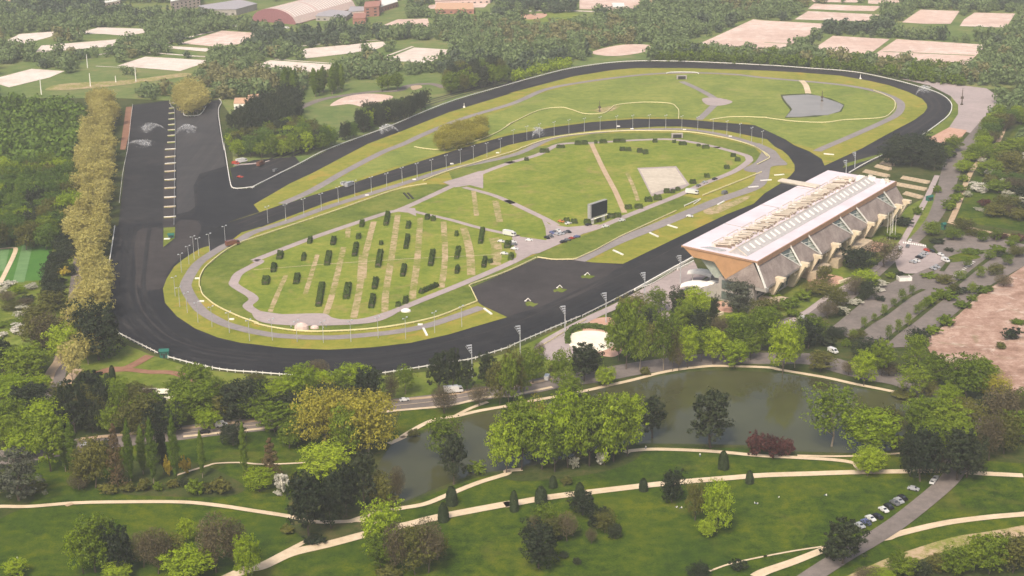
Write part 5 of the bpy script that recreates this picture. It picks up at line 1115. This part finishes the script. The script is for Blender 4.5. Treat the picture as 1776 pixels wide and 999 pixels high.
for x, y, col, w, hd in ((760,475,'car_silver','parked crosswise at the upper end of the row on the park road',(10,2)), (635,580,'car_black','topmost in the close row on the park road',(10,6)), (592,612,'car_silver','second from top in the close row on the park road',(10,6)),
    (545,638,'car_grey','third from top in the close row on the park road',(10,6)), (475,680,'car_black','just above the white car in the park road row',(10,6)), (415,718,'car_white','in the middle of the park road row',(10,6)),
    (345,796,'car_black','just below the gap in the park road row',(10,4)), (265,818,'car_white','third from the bottom of the park road row',(10,6)), (212,862,'car_blue','second from the bottom of the park road row',(10,6)), (142,900,'car_silver','at the bottom of the park road row',(10,6)),
    (985,390,'car_white','nearest of three beneath the dark trees on the park road',(4,-6)), (1018,350,'car_silver','second of three beneath the dark trees on the park road',(4,-6)), (1145,222,'car_white','highest beneath the dark trees on the park road',(4,-6)), (1108,255,'car_grey','beside the highest white car under the dark trees',(4,-6))):
    vehicle('car', col, f1(x, y), hd, cn[col] + ' ' + w, 'car', 'cars on the park road')
f2 = lambda x, y: Z(860, 380, 11.1, x, y)
vehicle('truck', 'car_white', f2(262,330), (10,2), 'white box truck on the infield path junction', 'truck')
for x, y, col, w, hd in ((108,455,'car_white','alone on the bare stripe left of the junction hedge',(10,1)), (330,468,'car_white','right of the junction hedge, upper',(10,0)), (345,515,'car_grey','right of the junction hedge, middle',(10,0)), (362,598,'car_white','right of the junction hedge, lower',(10,1)),
    (165,690,'car_white','on the bare stripe below the chalk line',(10,1)), (640,432,'car_white','alone at the edge of the small triangular lawn',(10,0)), (1395,108,'car_white','by the bushes at the oval lawn corner',(10,-2)), (1255,70,'car_orange','by the first bush of the oval lawn',(10,2)),
    (985,385,'car_black','lower left of the infield car group',(8,3)), (1060,355,'car_grey','second from left of the infield car group',(8,3)), (1082,290,'car_blue','in the infield car group',(8,4)), (1132,278,'car_grey','beside the violet blue one in the infield group',(4,4)), (1188,318,'car_silver','bottom middle of the infield car group',(8,2)),
    (1205,250,'car_white','top of the infield car group',(6,4)), (1262,305,'car_silver','middle right of the infield car group',(8,2)), (1345,285,'car_grey','right end of the infield car group',(8,-2)), (1398,272,'car_black','farthest right in the infield car group',(8,3)),
    (1300,462,'car_black','leftmost of the row against the home straight lawn',(10,-2)), (1378,428,'car_grey','second in the row against the home straight lawn',(10,-2)), (1455,398,'car_red','in the row against the home straight lawn',(10,-3)), (1560,365,'car_blue','rightmost of the row against the home straight lawn',(10,-2))):
    vehicle('car', col, f2(x, y), hd, cn[col] + ' ' + w, 'car', 'cars on the infield')
f3 = lambda x, y: Z(1000, 320, 12.49, x, y)
for x, y, col, w in ((630,935,'car_white','on the infield path below the giant screen'), (985,805,'car_white','on the infield path right of the giant screen'), (262,900,'car_black','under the bush left of the giant screen')):
    vehicle('car', col, f3(x, y), (10,-2), cn[col] + ' ' + w, 'car')
f4 = lambda x, y: Z(1160, 290, 7.686, x, y)
vehicle('truck', 'car_white', f4(310,362), (10,1), 'large white truck at the top corner of the home straight lawn', 'truck')
vehicle('car', 'car_black', f4(612,172), (10,-3), 'black car on the path right of the gravel square', 'car'); vehicle('car', 'car_silver', f4(480,218), (10,-2), 'silver car by the upper infield path', 'car'); vehicle('car', 'car_grey', f4(395,262), (10,-4), 'dark grey car near the gravel square corner', 'car')
f5 = lambda x, y: Z(1530, 390, 9.99, x, y)
for x, y, col, w, hd in ((485,298,'car_white','just above the striped crossing',(3,-5)), (440,392,'car_grey','just below the striped crossing',(3,-5)), (315,420,'car_white','at the left kerb of the small car park',(3,-4)), (300,468,'car_black','below the white one at the left kerb of the small car park',(3,-5)),
    (735,520,'car_silver','top of the row in the middle of the small car park',(8,2)), (685,558,'car_silver','second of the row in the middle of the small car park',(8,2)), (640,588,'car_black','third of the row in the middle of the small car park',(8,2)), (592,648,'car_white','fourth of the row in the middle of the small car park',(8,2)),
    (530,668,'car_silver','last of the row in the middle of the small car park',(8,2)), (1012,540,'car_white','against the upper hedge of the small car park',(8,3)), (945,750,'car_silver','upper one at the lower kerb of the small car park',(8,3)), (880,782,'car_silver','lower one at the lower kerb of the small car park',(8,3)),
    (775,462,'car_red','by the hedge corner at the top of the small car park',(6,2)), (858,478,'car_black','beside the red one at the hedge corner of the small car park',(6,2))):
    vehicle('car', col, f5(x, y), hd, cn[col] + ' ' + w, 'car', 'cars in the small car park')
vehicle('van', 'car_white', f5(1095,645), (8,3), 'white van at the right kerb of the small car park', 'van')
vehicle('van', 'car_white', Q('i',1475,925), (10,-1.5), 'white van driving on the road behind the left lawn', 'van'); vehicle('car', 'car_black', Q('i',1368,970), (10,-1), 'black car driving on the road behind the left lawn', 'car')
vehicle('car', 'car_white', Q('j',1005,755), (10,-1.5), 'white car driving on the road above the lake path', 'car'); vehicle('truck', 'car_white', Q('j',1330,700), (10,-1), 'white truck on the road behind the dark pines', 'truck')
vehicle('van', 'car_white', Q('k',265,610), (3,-6), 'white van on the road between trees above the lake narrows', 'van'); vehicle('van', 'car_white', Q('l',455,432), (10,4), 'white van on the road by the right shore of the lake', 'van')
vehicle('car', 'car_white', Q('l',252,206), (10,-7), 'white car on the road below the grandstand gardens', 'car'); vehicle('car', 'car_silver', Q('m',575,135), (10,1), 'silver car on the road in the left tree belt', 'car')
vehicle('van', 'car_white', (124,575), (-2,-10), 'white van parked under the bronze avenue trees', 'van'); vehicle('car', 'car_silver', (103,669), (-4,-10), 'silver car on the avenue at the left', 'car'); vehicle('car', 'car_black', Q('i',325,615), (-4,-8), 'black car beside the avenue kerb at the left', 'car')
f6 = lambda x, y: Z(380, 160, 5.88, x, y)
vehicle('truck', 'car_white', f6(230,722), (10,-2), 'white truck at the training yard edge', 'truck'); vehicle('van', 'car_red', f6(170,738), (10,0), 'red van at the left end of the training yard', 'van'); vehicle('truck', 'car_rust', f6(425,752), (6,-3), 'red truck with white parts in the training yard', 'truck')
vehicle('car', 'car_red', f6(215,875), (8,1), 'red car on the dark training yard corner', 'car'); vehicle('van', 'car_grey', f6(580,815), (8,-3), 'grey van on the right side of the training yard', 'van')
vehicle('truck', 'car_rust', Q('e',1550,678), (10,-2), 'rusty red truck on the service road at the near bend', 'truck'); vehicle('truck', 'car_silver', Q('f',640,285), (10,-4), 'silver watering truck on the small track back straight', 'truck')
vehicle('car', 'car_white', f4(280,0+670), (10,1), 'white car on the home straight grass strip', 'car'); vehicle('van', 'car_grey', f4(745,362), (5,-2), 'dark grey judge van beside the home straight', 'van')
# ------------------------------------------------------------------ small structures
def hut(px, py, ang, w, d, h, wall, roof, label, cat, over=.4, name='kiosk', roofh=.9):
    e = empty(name, W(px, py), ang, label, cat); m = MB(); m.box(-w/2, w/2, -d/2, d/2, 0, h); m.build('wall', wall, e)
    m = MB(); o = over
    m.hexa([(-w/2-o,-d/2-o,h),(w/2+o,-d/2-o,h),(w/2+o,d/2+o,h),(-w/2-o,d/2+o,h),(-w/2-o,-.1,h+roofh),(w/2+o,-.1,h+roofh),(w/2+o,.1,h+roofh),(-w/2-o,.1,h+roofh)]); m.build('roof', roof, e)
    m = MB(); m.box(-w*.12, w*.12, -d/2-.06, -d/2, 0, min(2.1, h*.8)); m.build('door', 'window_dark', e)
    k = max(1, int(w//5))
    for i in range(k):
        for s in (-1, 1):
            x = s*(w*.2 + i*w*.3/k + w*.06)
            m = MB(); m.box(x-w*.09/k*1.2, x+w*.09/k*1.2, -d/2-.06, -d/2, h*.4, h*.75); m.build('window', 'window_dark', e)
    return e
hut(285.5, 619, .1, 4.0, 3, 3.2, 'green_metal', 'green_metal', 'dark green kiosk standing on the rail of the near bend', 'kiosk')
hut(297, 413, .2, 3.2, 2.6, 2.2, 'green_metal', 'green_metal', 'small dark green hut on the grass island of the start straight', 'hut')
o = MB(); o.box(-2.4,1,-1,1,0,.7); q = o.build('white_bench', 'white_paint'); q.location = W(292, 415.5); tag(q, 'low white block beside the dark green hut', 'block')
hut(1636, 398, .6, 2.2, 2.2, 3.4, 'green_metal', 'green_metal', 'narrow dark green kiosk beside the right avenue junction', 'kiosk')
hut(1612, 348, .6, 4.5, 2.2, 2.6, 'green_metal', 'green_metal', 'green kiosk at the far corner of the grandstand', 'kiosk')
hut(1183, 512, .5, 5, 3, 3, 'render_pink', 'tile_orange', 'small pale kiosk under the tree left of the grandstand', 'kiosk') if False else None
# round tents on the infield
def tent(px, py, r, h, label, mat='render_pink'):
    m = MB(); N = 10
    ring = lambda z, rr: [Vector((math.cos(2*math.pi*i/N)*rr, math.sin(2*math.pi*i/N)*rr*.6, z)) for i in range(N)]
    R_ = [ring(0, r), ring(h*.55, r*.95), ring(h*.85, r*.6), ring(h, r*.08)]
    for a, b in zip(R_, R_[1:]):
        for i in range(N): j = (i+1) % N; m.quad(a[i], a[j], b[j], b[i])
    o = m.build('canopy_tent', mat, smooth=True); o.location = W(px, py); return tag(o, label, 'tent')
tent(*Z(460,520,4.036,255,212), 3.6, 4.0, 'large rounded pale tent on the lower infield path', 'render_pink'); tent(*Z(460,520,4.036,346,204), 2.2, 2.0, 'smaller pale tent right of the large rounded one', 'render_pink')
tent(*Z(460,520,4.036,985,86), 2.6, 2.0, 'low white tent by the infield path near the lower hedges', 'cloth_white')
# tunnels
for px, py, s, lab in ((1182, 137, 1.0, 'x'), (1182.5, 138, 4.5, 'dark tunnel mouth below the arc rail in the meadow'), (1174.5, 240, 4.2, 'dark tunnel mouth in the embankment above the oval lawn')):
    if lab == 'x': continue
    e = empty('tunnel_portal', W(px, py), 0, lab, 'tunnel'); m = MB(); m.box(-s, s, 0, 2.5, 0, 3.6); m.build('portal_wall', 'concrete_grey', e); m = MB(); m.box(-s*.75, s*.75, -.1, 0, 0, 3.0); m.build('opening', 'dark_void', e)
# white bath-shaped booth and planter
e = empty('ticket_booth', W(1568, 486), .1, 'white walled booth with open top at the corner of the large car park', 'booth'); m = MB()
for x0, x1, y0, y1 in ((-3.4,3.4,-2.6,-2.3),(-3.4,-3.1,-2.3,2.4),(3.1,3.4,-2.3,2.4)): m.box(x0,x1,y0,y1,0,2.2)
m.build('wall', 'white_paint', e); m = MB(); m.box(-3.05,3.05,-2.25,2.3,1.6,1.75); m.build('roof', 'concrete_grey', e)
for x, y, lab in ((1466,488,'cream curved bench wall in the grandstand garden'), (1245,548,'pale slab wall near the dark column tree')):
    m = MB(); a, b = W(x-11, y+4), W(x+9, y-3); m.bar(a+Vector((0,0,.7)), b+Vector((0,0,.7)), 1.2, 1.4); tag(m.build('garden_wall', 'concrete_cream'), lab, 'wall')
# white limestone outcrops in the wood by the bend
for i, (px, py, s) in enumerate(((252,681,4.5), (272,683,5.5), (285,690,4), (258,686,3))):
    m = MB(); m.box(-s, s, -s*.8, s*.8, 0, .7); o = m.build('sand_pile', 'sand_ring'); o.location = W(px, py); tag(o, 'pale sand heap in the clearing above the left road', 'sand heap', 'sand heaps in the clearing')
# ------------------------------------------------------------------ far buildings
def hall(p_nl, p_nr, p_fr, h, label):
    a, b, c_ = W(*p_nl), W(*p_nr), W(*p_fr); ax = (c_-b); ax.z = 0; e = empty('arched_hall', a, 0, label, 'hall'); N = 14
    wv = b-a; m = MB(); r1 = []; r2 = []
    for i in range(N+1):
        t = i/N; z = h*(1-(2*t-1)**2)**.6 + 1; p = wv*t + Vector((0,0,z)); r1.append(p); r2.append(p + ax)
    for i in range(N): m.quad(r1[i], r2[i], r2[i+1], r1[i+1], 0)
    K = 26
    for k in range(1, K):
        if k == 10: continue
        f = k/K
        for i in range(N//2, N-1): m.quad(r1[i]+ax*f+Vector((0,0,.4)), r1[i]+ax*(f+.014)+Vector((0,0,.4)), r1[i+1]+ax*(f+.014)+Vector((0,0,.4)), r1[i+1]+ax*f+Vector((0,0,.4)), 1)
    m.build('roof', ['render_pink', 'white_paint'], e)
    m = MB(); k = len(m.v); m.v += r1 + [wv.copy(), Vector((0,0,0))]; m.f.append(tuple(range(k, k+N+3))[::-1]); m.m.append(0); m.quad(wv, r1[-1], r2[-1], wv+ax); m.build('wall', 'hall_red', e)
    return e
hall((436,36), (514,43), (618,14), 15, 'large arched hall with red gable and ribbed pink roof at the top left')
def block(pix, h, wall, roof, label, cat='building', windows=True, name='building'):
    w = [W(*q) for q in pts(pix)]; o = w[0]; e = empty(name, o, 0, label, cat)
    poly = [((p-o).x, (p-o).y) for p in w]; m = MB(); m.prism(poly, 0, h); m.build('wall', wall, e)
    c = sum((Vector((p[0],p[1])) for p in poly), Vector((0,0)))/len(poly); big = [((p[0]-c.x)*1.02+c.x, (p[1]-c.y)*1.02+c.y) for p in poly]
    m = MB(); m.prism(big, h+.01, h+.6); m.build('roof', roof, e)
    if windows:
        a, b = Vector((*poly[0],0)), Vector((*poly[1],0)); d = b-a; L = d.length; d.normalize(); nrm = Vector((d.y, -d.x, 0)); nrm = nrm if nrm.y < 0 else -nrm
        for fl in range(max(1, int(h//3.6))):
            k = max(2, min(12, int(L//7)))
            for i in range(k):
                s = a + d*(L*(i+.3)/k) + nrm*.08; m = MB(); z0 = 1.1+fl*3.5; m.quad(s+Vector((0,0,z0)), s+d*(L*.35/k)+Vector((0,0,z0)), s+d*(L*.35/k)+Vector((0,0,z0+1.7)), s+Vector((0,0,z0+1.7)))
                m.build('window', 'window_dark', e)
    return e
block("q 365,27 410,27 446,17 415,10 345,21", 7, 'concrete_grey', 'shed_grey', 'wide low grey roofed shed left of the arched hall', 'shed')
block("q 298,22 348,12 344,-2 296,8", 13, 'render_pink', 'white_paint', 'pale pink apartment block above the left sports grounds', 'apartment block')
block("q 632,30 658,28 662,18 634,20", 11, 'brick_red', 'brick_red', 'square red brick block right of the arched hall')
block("q 652,24 690,12 686,4 660,10", 6, 'brick_red', 'white_paint', 'white roofed hall behind the red brick block', 'hall')
block("q 612,42 634,41 636,32 614,33", 6, 'brick_red', 'brick_red', 'low red brick annex below the arched hall')
block("q 548,36 600,37 612,28 560,24", 5, 'concrete_grey', 'shed_grey', 'long grey flat annex of the arched hall', 'annex')
block("q 604,30 634,28 636,21 608,21", 6, 'render_pink', 'shed_grey', 'pale two storey wing between hall and brick block')
block("q 755,24 822,24 820,13 758,13", 5, 'brick_red', 'tile_orange', 'long low reddish building by the top courts')
block("q 755,10 850,6 858,-8 760,-8", 6, 'render_pink', 'render_pink', 'broad pinkish shed at the top edge', 'shed')
block("q 14,34 40,32 38,24 16,27", 6, 'render_pink', 'tile_orange', 'small pink house at the top left woods edge', 'house')
block("q 46,33 60,31 59,25 46,26", 6, 'render_pink', 'white_paint', 'pale small house right of the pink one', 'house')
block("q 0,16 20,14 18,2 -6,4", 9, 'render_pink', 'tile_orange', 'pink house in the top left corner', 'house')
block("q 177,12 209,7 207,3 176,8", 4, 'render_pink', 'white_paint', 'low white roofed building in the woods top left')
block("q 1063,20 1083,19 1082,13 1061,13", 5, 'render_pink', 'white_paint', 'white roofed building above the central woods')
block("q 1122,12 1139,10 1137,2 1120,5", 5, 'render_pink', 'tile_orange', 'orange roofed house above the central woods', 'house')
block("q 1692,132 1711,131 1708,125 1690,127", 3.5, 'white_paint', 'white_paint', 'small white roofed pavilion at the right woods edge', 'pavilion', False)
block("q 406,190 425,190 428,181 408,181", 5, 'white_paint', 'tile_orange', 'white club house with orange roof left wing', 'club house')
block("q 425,192 440,191 441,183 426,184", 6, 'white_paint', 'tile_orange', 'white gabled club house wing beside the dark trees', 'club house')
block("q 430,184 450,180 449,174 431,176", 5, 'render_pink', 'tile_orange', 'orange roofed rear wing of the club house', 'club house')
block("q 0,342 14,341 12,335 -4,336", 4, 'white_paint', 'white_paint', 'white shed in the dense wood at the left edge', 'shed', False) if False else None
for i, (x, y, s) in enumerate(((4,352,3.2), (2,372,3), (62,116,0))):
    if s: 
        m = MB(); m.box(-s,s,-s*.6,s*.6,0,3); m.hexa([(-s,-s*.6,3),(s,-s*.6,3),(s,s*.6,3),(-s,s*.6,3),(-s,-.1,4),(s,-.1,4),(s,.1,4),(-s,.1,4)]); o = m.build('tent_shed', 'white_paint'); o.location = W(x, y+6); tag(o, 'small white roofed shed at the left wood edge, ' + ('upper' if i == 0 else 'lower'), 'shed')
# parked cars rows far away: tiny white vans
for i, (x, y) in enumerate(((404,47),(410,47),(417,48),(423,48),(429,47),(444,49),(450,49),(456,50),(492,50),(498,50),(290,29),(297,29),(305,29),(309,43),(318,43))):
    vehicle('van', 'car_white', (x, y), (10, 0), 'tiny white vehicle in the distant row below the sheds', 'van', 'distant white vehicles')
# distant goal posts and pale poles
for i, (x, y, h) in enumerate(((152,118,13), (157,150,12), (236,142,13), (72,165,15), (201,143,6))):
    m = MB(); m.tube((0,0,0),(0,0,h), .5, .3, 6); o = m.build('tall_pole', 'white_paint'); o.location = W(x, y); tag(o, 'pale tall pole on the left sports fields, ' + ['third','second','rightmost','leftmost','fourth'][i] + (' of five' if i not in (2,3) else ''), 'pole')
# ------------------------------------------------------------------ water sprays
def jet(px, py, dx, dy, h, spread, label):
    """arc of spray thrown from (px,py) towards (dx,dy) pixels"""
    a = W(px, py); b = W(px+dx, py+dy); d = b-a; side = Vector((-d.y, d.x, 0)).normalized(); m = MB(); N = 14
    g = random.Random(px)
    pos, nr, sz = [], [], []
    for i in range(900):
        t = g.random()**.7; arc = 4*h*t*(1-t*.8)*.62; p = a + d*t + side*g.gauss(0, spread*(.1+t)*.5)
        z = max(.3, arc*(1 - (g.random()**2)*min(1, t*1.3))); pos.append((p.x, p.y, z + g.gauss(0,.15))); nr.append((g.gauss(0,1), -1, g.gauss(0,1))); sz.append(g.uniform(.12,.42)*(.6+t))
    o = link(bpy.data.objects.new('water_jet', mesh_from('water_jet', quads_to_mesh('w', np.array(pos), np.array(nr), np.array(sz), None), 'water_spray')))
    tag(o, label, 'water jet')
jet(*Q('c',165,925), 15, -6, 9, 4, 'white sprinkler jet on the small track back straight')
jet(*Q('b',975,885), -34, 2, 9, 5, 'white sprinkler jet over the rising back straight')
jet(*Q('d',1005,640), 22, -6, 9, 4, 'white sprinkler jet at the far right bend')
jet(*Q('a',1160,905), 34, -6, 9, 5, 'white sprinkler jet right of the start dividing strip')
jet(*Q('a',1100,860), -38, 6, 8, 6, 'white sprinkler jet left of the start dividing strip')
jet(*Q('e',845,5), 40, 4, 6, 6, 'low sprinkler jet at the left edge of the start straight')
jet(*Q('f',690,262), -28, 3, 2.4, 3, 'fine spray behind the watering truck')
# ------------------------------------------------------------------ people on the lawns
def figure(pose):
    me = bpy.data.meshes.new('person')
    if pose == 'stand': J = [(0,0,.95),(0,0,1.25),(0,0,1.45),(0,0,1.58),(0,-.02,1.70),(.12,0,.9),(.13,0,.5),(.13,0,.06),(-.12,0,.9),(-.13,.05,.5),(-.13,.06,.06),(.2,0,1.42),(.26,0,1.12),(.25,-.1,.86),(-.2,0,1.42),(-.26,0,1.12),(-.25,-.1,.86),(.13,-.14,.04),(-.13,-.08,.04)]
    else: J = [(0,0,.14),(0,.08,.42),(0,.1,.62),(0,.1,.74),(0,.07,.87),(.12,-.05,.14),(.16,-.42,.38),(.15,-.75,.08),(-.12,-.05,.14),(-.16,-.45,.3),(-.15,-.8,.08),(.2,.1,.58),(.28,.16,.34),(.3,.2,.06),(-.2,.1,.58),(-.24,-.05,.36),(-.18,-.3,.32),(.15,-.88,.08),(-.15,-.92,.08)]
    E = [(0,1),(1,2),(2,3),(3,4),(0,5),(5,6),(6,7),(0,8),(8,9),(9,10),(2,11),(11,12),(12,13),(2,14),(14,15),(15,16),(7,17),(10,18)]
    rad = [.15,.15,.13,.055,.11,.1,.07,.045,.1,.07,.045,.07,.045,.035,.07,.045,.035,.04,.04]
    me.from_pydata(J, E, []); o = bpy.data.objects.new('person', me); C.objects.link(o); me.materials.append(MATS['cloth_white'])
    s = o.modifiers.new('s', 'SKIN'); sv = me.skin_vertices[0].data
    for v, r in zip(sv, rad): v.radius = (r, r)
    sv[0].use_root = True; o.modifiers.new('d', 'SUBSURF').levels = 1
    dg = bpy.context.evaluated_depsgraph_get(); nm = bpy.data.meshes.new_from_object(o.evaluated_get(dg)); bpy.data.objects.remove(o)
    nm.materials.clear(); [nm.materials.append(MATS[k]) for k in ('cloth_white', 'cloth_blue', 'skin')]
    hz = .98 if pose == 'stand' else -1; hd = 1.52 if pose == 'stand' else .70
    for p in nm.polygons: p.material_index = 2 if p.center.z > hd else (1 if (p.center.z < hz if pose == 'stand' else p.center.y < -.2) else 0)
    return nm
FIG = {p: figure(p) for p in ('stand', 'sit')}
PEOPLE = [(1174,881,'sit','person in white sitting on the lawn below the brown conifer, left'), (1182,882,'sit','person in white sitting on the lawn below the brown conifer, right'), (1309,874,'sit','person in white sitting on the open right lawn, left'), (1314,875,'sit','person in white sitting on the open right lawn, right'),
  (1433,860,'sit','person in white sitting alone on the lawn left of the parked cars'), (30,969,'sit','person in white sitting on the lawn at the lower left edge'), (1214,793,'stand','person standing on the grass below the lakeside path'), (1120,780,'stand','person in white walking on the lakeside path'), (1351,864,'sit','person sitting in the middle of the right lawn'),
  (505,571,'stand','person standing left of the large rounded tent'), (561,573,'stand','person standing right of the smaller tent'), (566,569,'stand','person standing farther right of the smaller tent')]
for x, y, ps, lab in PEOPLE:
    o = link(bpy.data.objects.new('person', FIG[ps])); o.location = W(x, y); o.location.z = .45; o.rotation_euler.z = x*1.7; tag(o, lab, 'person')
    o.location.z = .10 if y > 590 else .42
# small white flowers and stones near blossoms are left to the grass material
# ------------------------------------------------------------------ CAMERA, LIGHT, AIR
cam = bpy.data.cameras.new('camera'); co = link(bpy.data.objects.new('camera', cam)); cam.sensor_width = 36; cam.lens = FOC/1776*36; cam.clip_start = 1; cam.clip_end = 60000
Rm = Matrix.Rotation(math.pi/2 - TH, 4, 'X') @ Matrix.Rotation(ROLL, 4, 'Z')
co.matrix_world = Matrix.Translation((0, 0, CAMH)) @ Rm
bpy.context.scene.camera = co
sc = bpy.context.scene
SUN_AZ, SUN_EL = R(-160), R(50)      # azimuth clockwise from +Y
sd = Vector((math.sin(SUN_AZ)*math.cos(SUN_EL), math.cos(SUN_AZ)*math.cos(SUN_EL), math.sin(SUN_EL)))
sl = bpy.data.lights.new('sun', 'SUN'); sl.energy = 1.5; sl.angle = R(12); sl.color = (1.0, .90, .76)
so = link(bpy.data.objects.new('sun', sl)); so.rotation_euler = sd.to_track_quat('Z', 'Y').to_euler(); so.location = (0, 0, 900)
wd = bpy.data.worlds.new('World'); sc.world = wd; wd.use_nodes = True; n = wd.node_tree.nodes; l = wd.node_tree.links
sky = n.new('ShaderNodeTexSky'); sky.sky_type = 'NISHITA'; sky.sun_disc = False; sky.sun_elevation = SUN_EL; sky.sun_rotation = SUN_AZ
sky.air_density = 1.0; sky.dust_density = 6.0; sky.ozone_density = 0.6
l.new(sky.outputs[0], n['Background'].inputs[0]); n['Background'].inputs[1].default_value = .07
hz = MB(); hz.box(-G-20, G+20, -2020, 2*G+20, -1.0, CAMH+6)
h = hz.build('haze', 'white_paint'); h.data.materials.clear()
hm = bpy.data.materials.new('haze_air'); hm.use_nodes = True; t = hm.node_tree; t.nodes.remove(t.nodes['Principled BSDF'])
pv = t.nodes.new('ShaderNodeVolumePrincipled'); pv.inputs['Color'].default_value = (.92, .95, .97, 1); pv.inputs['Density'].default_value = HAZE; pv.inputs['Anisotropy'].default_value = 0.0
t.links.new(pv.outputs[0], t.nodes['Material Output'].inputs['Volume']); h.data.materials.append(hm); tag(h, kind='stuff')
vs = sc.view_settings; vs.view_transform = 'Standard'; vs.look = 'None'; vs.exposure = EXPO; vs.gamma = 1; vs.use_curve_mapping = False
sc.cycles.max_bounces = 6; sc.cycles.diffuse_bounces = 2; sc.cycles.transmission_bounces = 3; sc.cycles.transparent_max_bounces = 8; sc.cycles.volume_bounces = 0
